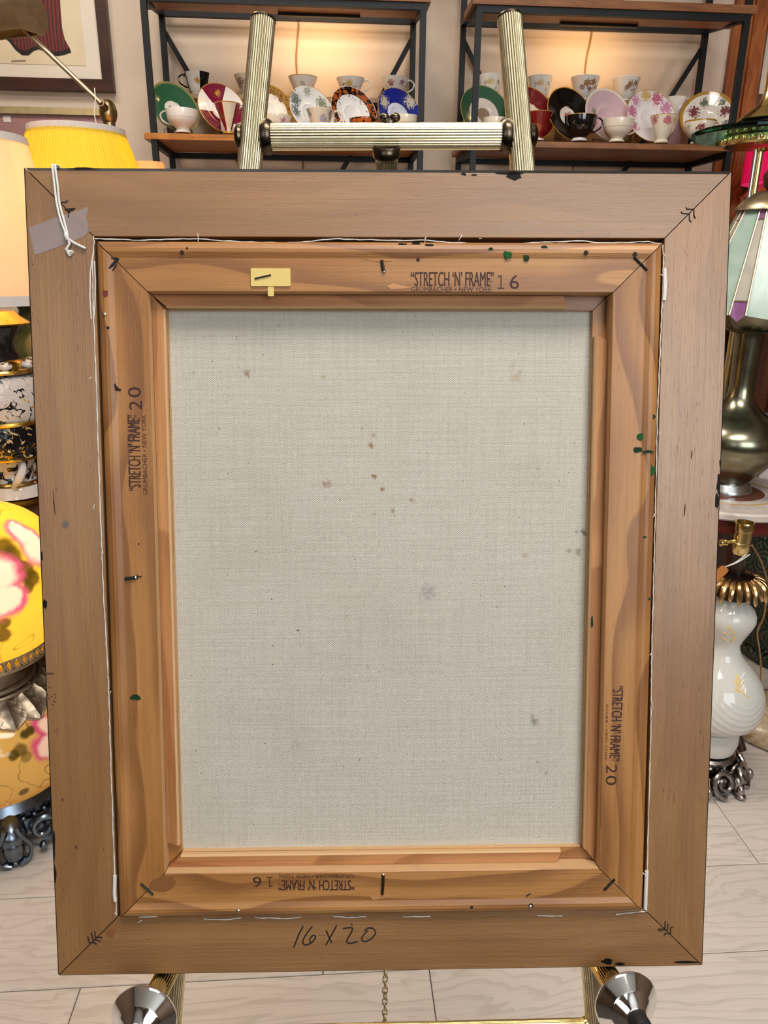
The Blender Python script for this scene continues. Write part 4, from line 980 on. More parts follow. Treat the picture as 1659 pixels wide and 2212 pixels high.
# ---- sideboard
sbz = 0.607; sx0, sx1, sy0, sy1 = -1.75, -0.42, 1.46, 2.04
side = thing('sideboard', ((sx0+sx1)/2, (sy0+sy1)/2, 0), 'dark wooden sideboard carrying the lit lamps on the left', 'sideboard')
hw, hd = (sx1-sx0)/2, (sy1-sy0)/2
MB().box((-hw, -hd-0.015, sbz-0.028), (hw, hd, sbz)).build('worktop', SIDEM, side)
MB().box((-hw+0.02, -hd+0.012, 0.06), (hw-0.02, hd-0.01, sbz-0.0284)).build('body', SIDEM, side)
for i in range(3):
    w = (2*hw-0.06)/3; x = -hw+0.03+i*w
    d = MB().box((x+0.004, -hd-0.002, 0.08), (x+w-0.004, -hd+0.0118, sbz-0.04)).build('door', SIDEM, side)
    MB().sphere((x+w-0.03, -hd-0.012, 0.36), 0.010, 14, 10).build('knob', BRASS, d)
for x in (-hw+0.04, hw-0.04):
    for y in (-hd+0.05, hd-0.04): MB().lathe([(0.016,0),(0.02,0.02),(0.026,0.06)], 14, 0, Matrix.Translation((x, y, 0))).build('leg', SIDEM, side)

# ---- framed print on the wall
DKFRAME = wood('dark_picture_frame', srgb(74, 42, 28), srgb(58, 32, 22), srgb(34, 18, 12), 6, 0.02, 0.3, 0.4, 0.35)
MATB = plain('cream_mat_board', srgb(226, 214, 196), 0.85, 0, 0.04); PAPER = plain('aged_print_paper', srgb(222, 204, 172), 0.85, 0, 0.08, 20)
wo = WALL_OFF - 0.002
def wpt(px, py, off=wo-0.02):
    return on_plane(px, py, off)
sR, zBm = wpt(247, 198)
pic = thing('framed_print', S(sR-0.35, wo, zBm), 'framed print of a pleated red dress on the left wall', 'picture', None, YAW)
def PI(px, py, off=-0.02):                                         # pixel -> picture coordinates (x from its middle, z up)
    s, z = on_plane(px, py, wo+off); return s-(sR-0.35), z-zBm
fwid = 0.030; x1 = 0.35; x0 = -0.42; Hh = 0.86
for nm, b in (('bottom', ((x0,-0.024,0),(x1,0,fwid))), ('top', ((x0,-0.024,Hh-fwid),(x1,0,Hh))), ('left', ((x0,-0.024,fwid),(x0+fwid,0,Hh-fwid))), ('right', ((x1-fwid,-0.024,fwid),(x1,0,Hh-fwid)))):
    MB().box(*b).build('frame_rail', DKFRAME, pic)
MB().box((x0+fwid, -0.010, fwid), (x1-fwid, -0.004, Hh-fwid)).build('mat', MATB, pic)
px_, pz_ = PI(186, 142, -0.011)
MB().box((x0+0.12, -0.0112, pz_), (px_, -0.0102, Hh-0.1)).build('print_sheet', PAPER, pic)
def flat(poly, y, name, mat, th=0.0006):
    M = axes_matrix((1,0,0), (0,0,1), (0,-1,0), (0, y, 0)); MB().prism(poly, 0, th, 0, M).build(name, mat, pic)
g = G('red_pleated_print'); o = g.obj(); x, y, z = g.sep(o)
st = g.m('SINE', g.m('MULTIPLY', g.m('ADD', x, g.m('MULTIPLY', g.noise(g.scale(o, 6, 1, 2), 1.0, 2), 0.05)), 620.0))
DRESS = g.fin(g.mix(g.step(st, -0.3, 0.9), srgb(112, 36, 30), srgb(58, 16, 16)), 0.7)
dress = [(128,-60),(130,10),(134,60),(140,85),(150,103),(135,110),(115,112),(100,105),(82,98),(68,103),(55,110),(40,105),(28,92),(18,72),(30,10),(40,-60)]
flat([PI(x, y, -0.012) for x, y in dress][::-1], -0.0113, 'printed_dress', DRESS)
hem = [(150,103),(154,113),(140,118),(126,121),(112,120),(100,112),(84,106),(72,110),(62,119),(48,119),(34,108),(20,90),(-6,68),(0,60),(18,72),(28,92),(40,105),(55,110),(68,103),(82,98),(100,105),(115,112),(135,110)]
flat([PI(x, y, -0.012) for x, y in hem][::-1], -0.0119, 'printed_hem', plain('black_print_ink', srgb(30, 24, 22), .8))
flat([PI(x, y, -0.012) for x, y in [(25,130),(55,129),(56,133),(24,134)]][::-1], -0.0113, 'printed_signature', plain('grey_print_ink', srgb(150, 134, 110), .8))

# ---- mauve matted picture below it
sM, zT = on_plane(234, 235, wo-0.02)
pic2 = thing('framed_picture', S(sM-0.35, wo, zT), 'gold framed picture with mauve mat below the red dress print', 'picture', None, YAW)
GOLDF = metal('gold_leaf_frame', (0.62, 0.46, 0.22), 0.4, 0.2, 60)
for b in (((-0.4,-0.022,-0.018),(0.35,0,0)), ((0.334,-0.022,-0.5),(0.35,0,-0.018)), ((-0.4,-0.022,-0.518),(0.35,0,-0.5)), ((-0.4,-0.022,-0.5),(-0.384,0,-0.018))):
    MB().box(*b).build('frame_rail', GOLDF, pic2)
MB().box((-0.384,-0.012,-0.5), (0.334,-0.004,-0.018)).build('mat', plain('mauve_mat_board', srgb(164, 122, 118), .8), pic2)
tx, tz = on_plane(15, 257, wo-0.012); tx -= (sM-0.35); tz -= zT
MB().box((tx-0.010,-0.0128,tz-0.008), (tx+0.011,-0.0121,tz+0.008)).build('price_sticker', plain('white_sticker', srgb(226, 220, 214), .7), pic2)

# ---- bronze pharmacy lamp
ABRASS = metal('antique_brass', (0.42, 0.30, 0.14), 0.34, 0.2, 60, 0, (0.22, 0.15, 0.08, 1))
PALEB = metal('brushed_pale_brass', (0.72, 0.60, 0.38), 0.36, 0.1, 60)
ball = at_y(234, 243, 2.145)
ph = thing('pharmacy_lamp', (ball.x, ball.y, 0), 'antique brass swing arm reading lamp beside the red dress print', 'lamp')
def php(mb, name, mat, par=None):
    b = Vector((ball.x, ball.y, 0)); mb.v = [tuple(Vector(v)-b) for v in mb.v]; return mb.build(name, mat, par or ph)
php(MB().lathe([(0.09,0),(0.09,0.012),(0.08,0.02),(0.03,0.03),(0.012,0.045)], 32, 0, Matrix.Translation((ball.x, ball.y, 0))), 'base', ABRASS)
php(MB().lathe([(0.011,0.04),(0.011,ball.z-0.07),(0.014,ball.z-0.065),(0.015,ball.z-0.015),(0.010,ball.z)], 20, 0, Matrix.Translation((ball.x, ball.y, 0))), 'pole', ABRASS)
php(MB().sphere(ball, 0.026, 24, 16, 0, (0.85, 0.9, 1.25)), 'ball_joint', ABRASS)
arm0 = at_y(218, 222, 2.10); arm1 = at_y(52, 64, 2.05)
php(MB().tube([ball, arm0], [0.010, 0.009], 12), 'arm_socket', ABRASS); php(MB().tube([arm0, arm1], 0.0058, 12), 'arm', PALEB)
ca = at_y(64, 30, 2.00); cb = at_y(-110, 52, 2.13); ax = (ca-cb).normalized()
u = ax.cross(Vector((0,0,1))).normalized(); w = u.cross(ax)
m1 = MB(); R1 = 0.048; N = 22; pts = []
for e, c in enumerate((cb, ca)):
    for rr in (R1, R1-0.002):
        for i in range(N+1):
            a = radians(-50) + radians(280)*i/N; pts.append(c + (u*cos(a) + w*sin(a))*rr)
n = N+1; fs = []
for i in range(N):
    fs += [(i, i+1, 2*n+i+1, 2*n+i), (n+i+1, n+i, 3*n+i, 3*n+i+1)]
fs += [(0, 2*n, 3*n, n), (N, n+N, 3*n+N, 2*n+N)]
for b in (0, 2*n): fs += [(b+i, b+n+i, b+n+i+1, b+i+1) for i in range(N)]
m1.add(pts, fs); sh = php(m1, 'shade', PALEB)
m1 = MB(); Mx = axes_matrix(u, w, ax, ca); poly = [(cos(radians(-50)+radians(280)*i/N)*R1, sin(radians(-50)+radians(280)*i/N)*R1) for i in range(N+1)]
m1.prism(poly, 0.0003, 0.004, 0, Mx); php(m1, 'shade_end', PALEB)
tagp = [at_y(204, 190, 2.02), at_y(206, 215, 2.01), at_y(204, 245, 2.01), at_y(210, 275, 2.01)]
o = MB().tube(smooth([tuple(p) for p in tagp]), 0.0012, 6).build('tag_string', THREAD); tag(o, 'thin white tag string hanging from the reading lamp arm', 'string')

# ---- ornate porcelain table lamp with the tall pale shade
def lamp_root(name, X, Y, z, label): return thing(name, (X, Y, z), label, 'lamp')
q = at_y(-4, 800, 1.54); LX, LY = q.x, 1.54
zz = lambda py, Y=LY: at_y(0, py, Y).z - sbz
L1 = lamp_root('table_lamp', LX, LY, sbz, 'ornate black white and gold porcelain lamp under a tall pale shade, far left')
def ornate(name, a, b, c, sc, thr1, thr2):
    g = G(name); o = g.obj(); n = g.noise(o, sc, 2, .5, 1.5); n2 = g.noise(g.vm('ADD', o, (3.1, 1.7, .4)), sc*1.3, 2, .5, 1.0)
    col = g.mix(g.step(n, thr1, thr1+.04), a, b); col = g.mix(g.step(n2, thr2, thr2+.03), col, c)
    g.bump(n, 0.5, 0.004)
    return g.fin(col, 0.16, 0, 0.6)
PGOLD = metal('gilt_porcelain', (0.86, 0.56, 0.14), 0.2, 0.2, 60)
PW = plain('white_glaze', srgb(226, 222, 222), 0.1, 0, 0.05); PK = ornate('black_flowered_glaze', srgb(16,15,18), srgb(226,200,150), srgb(200,140,40), 60, .6, .64)
PPIERCE = ornate('pierced_white_glaze', srgb(228,222,220), srgb(20,18,20), srgb(214,160,50), 52, .60, .66)
PMIX = ornate('black_white_gilt_scrolls', srgb(222,214,206), srgb(18,17,20), srgb(206,146,40), 34, .5, .62)
def seg(prof, name, mat): MB().lathe(prof, 40).build(name, mat, L1)
z1, z2, z3, z4, z5, z6, z7, z8 = [zz(p) for p in (1098, 1068, 1040, 985, 940, 905, 800, 775)]
seg([(0.062,0.0),(0.066,0.006),(0.062,z2*.6),(0.058,z2)], 'plinth', PGOLD)
seg([(0.052,z2),(0.066,z2+.006),(0.060,z3-.006),(0.056,z3)], 'foot', PW)
seg([(0.050,z3),(0.040,z3+.010),(0.038,(z3+z4)/2),(0.052,z4)], 'lower_stem', PMIX)
seg([(0.052,z4),(0.078,z4+.010),(0.082,z5),(0.074,z6)], 'belly', PK)
seg([(0.074,z6),(0.080,z6+.012),(0.088,(z6+z7)/2),(0.078,z7-.012),(0.05,z7)], 'pierced_bowl', PPIERCE)
for z_, r_ in ((z7+0.002,0.072),(z3+0.004,0.052),(z4+0.004,0.058),(z6,0.078)):
    pts = [((r_)*cos(2*pi*k/40), (r_)*sin(2*pi*k/40), z_) for k in range(40)]
    MB().tube(pts, 0.0055, 8, True).build('gilt_rope', PGOLD, L1)
seg([(0.066,z7),(0.060,z8-.006),(0.050,z8)], 'gilt_cap', PGOLD)
zA, zB_ = zz(765), zz(672)
seg([(0.048,z8),(0.042,zA+.010),(0.043,(zA+zB_)/2-.012),(0.054,(zA+zB_)/2+.012),(0.072,zz(700))], 'trumpet_neck', plain('black_mirror_glaze', srgb(40,36,40), .06))
seg([(0.072,zz(700)),(0.074,zz(697)),(0.056,zz(684)),(0.046,zB_),(1e-5,zB_)], 'gilt_top', PGOLD)
for k in range(5):
    a = 2*pi*k/5 - 1.2
    for sgn in (1,):
        P = [((0.052+0.022*sin(t*pi))*cos(a+0.5*t), (0.052+0.022*sin(t*pi))*sin(a+0.5*t), z3 + (z4-z3)*t) for t in [i/8 for i in range(9)]]
        MB().tube(P, [0.004+0.005*sin(pi*i/8) for i in range(9)], 8).build('scroll', PW, L1)
# flower petals on the shoulders
for k in range(8):
    a = 2*pi*k/8 - 0.9; MB().sphere((0.066*cos(a), 0.066*sin(a), z7+.014), 0.014, 12, 8, 0, (1,1,.7)).build('petal', PPIERCE, L1)
ztop_, zbot = zz(292), zz(655)
re = at_y(47, 305, LY).x - at_y(LX and (829.5 + 0), 305, LY).x      # right edge of the shade, world x
rtop = at_y(46, 303, LY).x - LX; rbot = 0.160
print('shade', rtop, ztop_, zbot)
rtop = max(0.06, min(0.12, rtop))
PALESH = shade_cloth('pale_linen_shade', srgb(250, 226, 196), 0, 0.5)
MB().lathe(shell([(rbot, zbot), (rtop, ztop_)]), 64, 0, None, None, False).build('shade', PALESH, L1)
TRIM = shade_cloth('white_shade_trim', srgb(226, 218, 214), 0, 0.25)
MB().lathe(shell([(rbot+.001, zbot), (rbot+.0004-(rbot-rtop)*.06, zbot+(ztop_-zbot)*.06)], .0008), 64, 0, None, None, False).build('trim', TRIM, L1)
MB().lathe(shell([(rtop+.001+(rbot-rtop)*.045, ztop_-(ztop_-zbot)*.045), (rtop+.001, ztop_)], .0008), 64, 0, None, None, False).build('trim', TRIM, L1)
MB().lathe([(0.008,zB_),(0.008,zbot+.12)], 12).build('stem', BRASS, L1)
for k in range(3):
    a = 2*pi*k/3; MB().tube([(0,0,ztop_-.01), ((rtop-.001)*cos(a), (rtop-.001)*sin(a), ztop_-.004)], .0016, 6).build('spider', BRASS, L1)
bulb('tall_shade_bulb', (LX, LY, sbz + zbot + 0.19), 3.6, (1.0, .74, .40))

# ---- pleated golden shade
Yp = 1.77; q = at_y(165, 280, Yp); zt = q.z - sbz; rt = (at_y(258, 290, Yp).x - at_y(62, 290, Yp).x)/2
xr = at_y(291, 352, Yp); rb2 = xr.x - q.x; zb2 = xr.z - sbz
L2 = lamp_root('table_lamp', q.x, Yp, sbz, 'lamp with a glowing yellow pleated shade above the upper left of the painting')
YSH = shade_cloth('yellow_pleated_silk', srgb(255, 226, 96), 110, 0.6)
k_ = (rb2-rt)/(zt-zb2); zbb = zt - 0.16
prof = [(rt + k_*0.16 + .004, zbb), (rt + k_*0.11, zt-.11), (rt + k_*0.055 - .001, zt-.055), (rt, zt)]
MB().lathe(shell(prof), 160, 0, None, lambda k, s, z: 0.006*(k % 2), False).build('shade', YSH, L2)
MB().lathe(shell([(rt+.004, zt-.016), (rt+.002, zt+.002)], .001), 64, 0, None, None, False).build('trim', TRIM, L2)
MB().lathe([(0.06,0),(0.062,0.01),(0.03,0.02),(0.022,0.05),(0.05,0.12),(0.055,0.2),(0.03,0.3),(0.014,0.36),(0.012,zbb+.05)], 32).build('body', PGOLD, L2)
MB().lathe([(0.003,zbb+.05),(0.003,zt)], 8).build('harp_rod', BRASS, L2)
MB().tube([(-rt+.002,0,zt-.006),(rt-.002,0,zt-.006)], .0018, 6).build('spider', BRASS, L2)
bulb('pleated_shade_bulb', (q.x, Yp, sbz + zt - 0.12), 6.5, (1.0, 0.92, 0.62))

# ---- small peach shade peeping over the frame
Yq = 1.965; q = at_y(322, 351, Yp+.06); zt = at_y(322, 351, Yq).z - sbz; rt = (at_y(352, 352, Yq).x - at_y(292, 352, Yq).x)/2
X3 = at_y(322, 352, Yq).x
L3 = lamp_root('table_lamp', X3, Yq, sbz, 'small peach shaded lamp just peeping over the top of the painting')
MB().lathe(shell([(rt+.018, zt-.10), (rt, zt)]), 48, 0, None, None, False).build('shade', shade_cloth('peach_silk', srgb(255, 206, 160), 0, .55), L3)
MB().lathe([(0.05,0),(0.052,0.012),(0.018,0.03),(0.035,0.12),(0.04,0.2),(0.012,0.34),(0.010,zt-.11)], 28).build('body', PW, L3)
MB().tube([(-rt+.002,0,zt-.006),(rt-.002,0,zt-.006)], .0016, 6).build('spider', BRASS, L3); MB().lathe([(0.002,zt-.11),(0.002,zt-.005)], 8).build('harp_rod', BRASS, L3)
bulb('peach_shade_bulb', (X3, Yq, sbz + zt - .075), 1.0, (1.0, .74, .40))

# ---- dark olive glass vase behind them
q = at_y(70, 720, 1.84)
v = MB().lathe([(0.05,0),(0.055,0.01),(0.09,0.12),(0.10,0.22),(0.085,0.31),(0.05,0.36),(0.042,0.385),(0.052,0.41),(0.048,0.41),(0.036,0.385),(0.02,0.36)], 40).build('vase', plain('dark_olive_glass', srgb(52, 56, 34), .1), None, (q.x+.02, 1.84, sbz))
tag(v, 'dark olive glass vase behind the ornate porcelain lamp', 'vase')

# ---- two-globe painted parlour lamp on the floor
PX0, PY0 = -0.770, 1.265
gw = lamp_root('parlour_lamp', PX0, PY0, 0, 'yellow two globe parlour lamp painted with pink flowers on the floor, left')
def painted_glass(name, base, spots, tw, zc):
    g = G(name); o = g.obj(); c = g.mix(g.noise(o, 14, 3), base, tuple(v*.82 for v in base[:3]) + (1,))
    # tendrils
    x, y, z = g.sep(o); lw = g.noise(g.vm('ADD', o, (5., 2., 1.)), 11, 2, .5, .6)
    line = g.m('LESS_THAN', g.m('ABSOLUTE', g.m('SUBTRACT', lw, .5)), .008)
    c = g.mix(g.m('MULTIPLY', line, .55), c, srgb(104, 84, 30))
    c = blobs(g, c, o, spots, .16, 40)
    t = g.node('ShaderNodeBsdfTranslucent'); g.put(t.inputs[0], c); mx = g.node('ShaderNodeMixShader'); mx.inputs[0].default_value = tw
    g.fin(c, .09, 0, .5)
    g.link(g.b.outputs[0], mx.inputs[1]); g.link(t.outputs[0], mx.inputs[2]); g.link(mx.outputs[0], g.out.inputs[0])
    return g.mat
def super_prof(r, hz, zc, z0, z1, e=2.5, n=24):
    out = []
    for i in range(n+1):
        z = z0 + (z1-z0)*i/n; t = abs((z-zc)/hz); out.append((r*max(0.0, 1-t**e)**(1/e), z))
    return out
PKF = srgb(246, 224, 216); PKE = srgb(214, 92, 140); OLV = srgb(84, 70, 18); YB = srgb(255, 208, 70)
def surf(px, py, cx, cy, zc, r, hz):
    """where a pixel's ray meets the globe (local coordinates)"""
    d = ray(px, py); o = CAM - Vector((cx, cy, 0)); k = r/hz
    D = Vector((d.x, d.y, d.z*k)); O = Vector((o.x, o.y, (o.z-zc)*k))
    a = D.dot(D); b = 2*O.dot(D); c = O.dot(O) - r*r; disc = b*b-4*a*c
    t = (-b - sqrt(max(disc, 0)))/(2*a); p = o + d*t
    return (p.x, p.y, p.z)
GR, GH, GZ = 0.166, 0.152, 0.530
fl1 = []
for px, py, r, c, k in [(50,1236,.024,OLV,.9),(66,1250,.020,OLV,.9),(34,1222,.018,OLV,.9),(4,1185,.026,OLV,.9),(22,1200,.022,OLV,.9),(4,1370,.018,OLV,.9),(60,1268,.014,OLV,.9),(10,1345,.014,OLV,.9),(30,1152,.030,PKE,1),(52,1168,.034,PKE,1),(74,1190,.038,PKE,1),(32,1152,.022,PKF,1),(52,1168,.026,PKF,1),(72,1190,.030,PKF,1),(4,1240,.040,PKE,1),(4,1300,.042,PKE,1),(30,1292,.032,PKE,1),(0,1240,.031,PKF,1),(0,1298,.033,PKF,1),(24,1290,.023,PKF,1)]:
    fl1.append((*surf(px, py, PX0, PY0, GZ, GR, GH), r, c, k))
MB().lathe([(0.05, GZ+GH*.985)] + super_prof(GR, GH, GZ, GZ+GH*.965, GZ-GH*.955, 2.5) , 64, 0, None, None, False).build('upper_globe', painted_glass('painted_upper_globe', YB, fl1, .5, GZ), gw, None)
bulb('parlour_upper_bulb', (PX0, PY0, GZ), 1.2, (1.0, .93, .78))
BR_, BH, BZ = 0.166, 0.118, 0.205
fl2 = []
for px, py, r, c, k in [(92,1570,.028,PKE,1),(96,1610,.032,PKE,1),(98,1568,.020,PKF,1),(103,1610,.024,PKF,1),(64,1580,.012,OLV,1),(52,1588,.012,OLV,1),(82,1545,.014,OLV,1),(44,1620,.015,OLV,.8),(28,1632,.012,OLV,.9),(56,1635,.013,OLV,.6),(50,1708,.012,OLV,.9)]:
    fl2.append((*surf(px, py, PX0, PY0, BZ, BR_, BH), r, c, k))
MB().lathe(super_prof(BR_, BH, BZ, BZ+BH*.97, BZ-BH*.97, 2.3), 64, 0, None, None, False).build('lower_globe', painted_glass('painted_lower_globe', srgb(228, 190, 108), fl2, .22, BZ), gw)
bulb('parlour_lower_bulb', (PX0, PY0, BZ), 0.7, (1.0, .70, .30))
PEWT = metal('dark_pewter', (0.17, 0.20, 0.24), 0.26, 0.3, 60, .2); PEWL = metal('worn_bronze_casting', (0.44, 0.36, 0.27), 0.42, 0.35, 70, .5)
z0 = GZ-GH*.955
zg = GZ-GH*.80; rg = .128
MB().lathe([(0.03,BZ+BH*.9),(0.075,BZ+BH*.93),(0.085,BZ+BH*.96+.008),(0.066,z0-.030),(0.066,z0-.020),(0.085,z0-.008),(0.112,z0+.006),(rg-.004,zg-.012),(rg-.002,zg-.008),(0.10,z0+.006),(0.06,z0-.004)], 56).build('fitter', PEWL, gw)
# pierced gallery round the globe's seat
for k in range(56):
    a = 2*pi*k/56
    if -2.7 < atan2(sin(a), cos(a)) < 0.7:
        for tw_ in (.10, -.10):
            p = [(rg*cos(a+(t-.5)*tw_), rg*sin(a+(t-.5)*tw_), zg-.012+.024*t) for t in (0, .5, 1)]
            MB().tube(p, .0026, 6).build('gallery_link', PEWL, gw)
for zr_ in (zg-.012, zg+.012):
    MB().tube([((rg+.001)*cos(2*pi*k/56), (rg+.001)*sin(2*pi*k/56), zr_) for k in range(56)], .0034, 8, True).build('gallery_rim', PEWL, gw)
# acanthus skirt over the lower globe
zs_ = BZ+BH*.93
for k in range(18):
    a = 2*pi*k/18 - 2.2; m1 = MB(); N1 = 10; vs = []
    for i in range(N1):
        t = i/(N1-1); rr = .074 + .064*t; z = zs_ + .012 - .010*t - .034*t*t; w = (.014 + .008*t)*(1 if i < N1-1 else .15)*(1+.45*(i % 2))
        for sgn in (-1, -.5, 0, .5, 1):
            aa = a + sgn*w/rr; vs.append((rr*cos(aa), rr*sin(aa), z + (.006 if sgn == 0 else (.0 if abs(sgn) == 1 else -.002)) + (.002 if i % 2 else 0)))
    n_ = len(vs); vs += [(x, y, z-.004) for x, y, z in vs]; fs = []
    for i in range(N1-1):
        for j in range(4):
            b_ = i*5+j; fs.append((b_, b_+5, b_+6, b_+1)); fs.append((n_+b_, n_+b_+1, n_+b_+6, n_+b_+5))
        fs.append((i*5, n_+i*5, n_+i*5+5, i*5+5)); fs.append((i*5+4, i*5+9, n_+i*5+9, n_+i*5+4))
    for j in range(4): fs.append((n_-5+j, 2*n_-5+j, 2*n_-4+j, n_-4+j))
    m1.add(vs, fs); m1.build('acanthus_leaf', PEWL, gw)
for r_, z_, t_ in ((.080,zs_+.018,.0075),(.092,zs_+.012,.0045)):
    MB().tube([(r_*cos(2*pi*k/40), r_*sin(2*pi*k/40), z_) for k in range(40)], t_, 10, True).build('bead_ring', PEWL, gw)
# cast footed base
zb0 = BZ-BH*.94
MB().lathe([(0.085,zb0-.035),(0.112,zb0-.022),(0.118,zb0-.004),(0.108,zb0+.012),(0.09,zb0+.014)], 56).build('base_ring', PEWT, gw)
for k in range(36):
    a = 2*pi*k/36; MB().sphere((.117*cos(a), .117*sin(a), zb0-.020), .0055, 10, 6).build('bead', PEWT, gw)
MB().lathe([(0.098,zb0-.030),(0.112,.066),(0.122,.050),(0.124,.040),(0.116,.040),(0.10,.060)], 56).build('base_skirt', PEWT, gw)
for k in range(5):
    a = radians(-62 + 72*k); d = Vector((cos(a), sin(a), 0)); tq = Vector((-sin(a), cos(a), 0))
    P = [d*.100 + Vector((0,0,zb0-.012)), d*.126 + Vector((0,0,zb0-.036)), d*.134 + Vector((0,0,.038)), d*.138 + Vector((0,0,.016))]
    ft = MB().tube(smooth([tuple(p) for p in P]), [.016+.012*sin(pi*min(1, i/15*1.2)) for i in range(16)], 14).build('foot', PEWT, gw)
    MB().sphere(d*.140 + Vector((0,0,.034)), .024, 20, 14, 0, (.9, .9, 1.25)).build('knuckle', PEWT, ft)
    for s_ in (-1, 1):
        # teardrop border round the knuckle
        bp = [d*.150 + tq*(s_*.010) + Vector((0,0,.086)), d*.150 + tq*(s_*.016) + Vector((0,0,.066)), d*.150 + tq*(s_*.030) + Vector((0,0,.040)), d*.152 + tq*(s_*.026) + Vector((0,0,.016)), d*.156 + tq*(s_*.008) + Vector((0,0,.006))]
        MB().tube(smooth([tuple(p) for p in bp]), .0042, 8).build('border', PEWT, ft)
        c = d*.124 + tq*(s_*.056) + Vector((0,0,.054)); sp_ = []
        for i in range(26):
            t = i/25; rr = .030*(1-t*.75); an = -pi/2 + s_*t*2.6*pi
            sp_.append(c + tq*(rr*cos(an)) + Vector((0,0,rr*sin(an))) + d*(.012*t))
        MB().tube(sp_, [.0075*(1-.4*i/25) for i in range(26)], 8).build('scroll', PEWT, ft)
        MB().sphere(d*.140 + tq*(s_*.052) + Vector((0,0,.022)), .0085, 10, 8).build('bead', PEWT, ft)
    for s_ in (-1, 0, 1): MB().sphere(d*.150 + tq*(s_*.016) + Vector((0,0,.0075)), .0075, 10, 8).build('toe', PEWT, ft)
# ================================================================== RIGHT SIDE
# ---- dark cabinet against the wall with open shelves
cx0, cx1, cy0, cy1, ctop = 1.112, 1.72, 2.19, 2.43, 1.262
cab = thing('bookcase', ((cx0+cx1)/2, (cy0+cy1)/2, 0), 'dark wooden open bookcase at the far right behind the stained glass lamp', 'bookcase')
hw, hd = (cx1-cx0)/2, (cy1-cy0)/2
DKW = wood('dark_bookcase_wood', srgb(96, 46, 24), srgb(74, 34, 18), srgb(36, 16, 9), 4, .02, .3, .4, .35)
for nm, b in (('side_panel', ((-hw,-hd,0),(-hw+.018,hd,ctop-.0184))), ('side_panel', ((hw-.018,-hd,0),(hw,hd,ctop-.0184))), ('back_panel', ((-hw+.0184,hd-.012,0.03),(hw-.0184,hd,ctop-.0184))), ('top_board', ((-hw-.008,-hd-.008,ctop-.018),(hw+.008,hd,ctop)))):
    MB().box(*b).build(nm, DKW, cab)
zsh = at_y(1650, 806, cy0).z
for z in (0.06, 0.42, zsh, 1.05): MB().box((-hw+.0184,-hd,z-.018), (hw-.0184,hd-.0124,z)).build('shelf_board', DKW, cab)
# typewriter on the bookcase shelf, only its left keys show
kp = at_y(1652, 772, cy0+.03)
tw = thing('typewriter', (cx0+.02+.17, cy0+.11, zsh), 'black typewriter with round white keys on the bookcase shelf', 'typewriter')
BLKE = plain('black_enamel', srgb(18, 16, 16), .2)
MB().prism([(-.10,0),(.10,0),(.10,.10),(.02,.10),(-.04,.03),(-.10,.015)], -.16, .16, 0, axes_matrix((0,1,0), (0,0,1), (1,0,0))).build('body', BLKE, tw)
KEY = plain('ivory_key', srgb(226, 218, 206), .3)
for r in range(3):
    for k in range(9): MB().lathe([(.0055,0),(.007,.003),(.006,.005),(1e-5,.0048)], 12, 0, Matrix.Translation((-.14+k*.018+r*.005, -.088+r*.017, .019+r*.012))).build('key', KEY, tw)
# white carton below
bx = thing('carton', (cx0+.115, cy0+.10, .42), 'white carton standing in the bookcase', 'box')
MB().box((-.07,-.08,.0004), (.05,.09,.24)).build('carton_body', plain('white_card', srgb(214, 204, 196), .7), bx)
MB().prism([(-.07,.24),(.05,.24),(.045,.252),(-.06,.25)], -.08, -.078, 0, axes_matrix((1,0,0), (0,0,1), (0,1,0))).build('flap', plain('white_card_flap', srgb(220, 212, 204), .7), bx)

# ---- poster in the upper right corner
ps, pz = on_plane(1638, 203, WALL_OFF-.014)
po = thing('poster', S(ps+.14, WALL_OFF-.0125, pz), 'cream notice with small grey type on the door, upper right corner', 'poster', None, YAW)
MB().box((-.14,-.004,0), (.3,0,.62)).build('sheet', plain('notice_paper', srgb(206, 194, 178), .8, 0, .04), po)
g = G('grey_small_type'); o = g.obj(); x, y, z = g.sep(o)
ln = g.m('LESS_THAN', g.m('FRACT', g.m('MULTIPLY', z, 110.0)), .5); wd_ = g.m('GREATER_THAN', g.noise(g.scale(o, 260, 1, 110), 1.0, 1), .46)
TYPE = g.fin(g.mix(g.m('MULTIPLY', ln, wd_), srgb(206, 194, 178), srgb(112, 104, 98)), .8)
MB().box((-.125,-.0046,.06), (.28,-.0041,.34)).build('text_block', TYPE, po)

# ---- brass floor lamp with round glass tray
TYy = 1.93; tc = at_y(1648, 292, TYy); TX, TZ = tc.x, tc.z
tl = thing('tray_floor_lamp', (TX, TYy, 0), 'brass floor lamp with a round green edged glass tray', 'lamp')
MB().lathe([(.12,0),(.12,.012),(.10,.022),(.03,.035),(.012,.05)], 40).build('base', BRASS, tl)
MB().lathe([(.0072,.045),(.0072,TZ-.03)], 20).build('pole', BRASS, tl)
for dx_ in (.011,): MB().lathe([(.004,TZ-.30),(.004,TZ-.03)], 12, 0, Matrix.Translation((-.013,-.004,0))).build('side_rod', CHROME, tl)
MB().lathe([(.006,TZ-.036),(.016,TZ-.034),(.014,TZ-.028)], 20).build('pole_collar', BRASS, tl)
TR = TX - at_y(1501, 296, TYy).x
MB().lathe([(1e-5,TZ-.024),(.083,TZ-.024),(.087,TZ-.020),(.087,TZ-.006),(.083,TZ-.0044),(1e-5,TZ-.0044)], 56).build('gallery', BRASS, tl)
for k in range(28):
    a = 2*pi*k/28; MB().sphere((.0875*cos(a), .0875*sin(a), TZ-.013), .0052, 8, 6, 0, (1,1,1.3)).build('gallery_bead', BRASS, tl)
g = G('green_tray_glass'); gl = g.node('ShaderNodeBsdfGlass'); gl.inputs['Roughness'].default_value = .01; gl.inputs['IOR'].default_value = 1.5
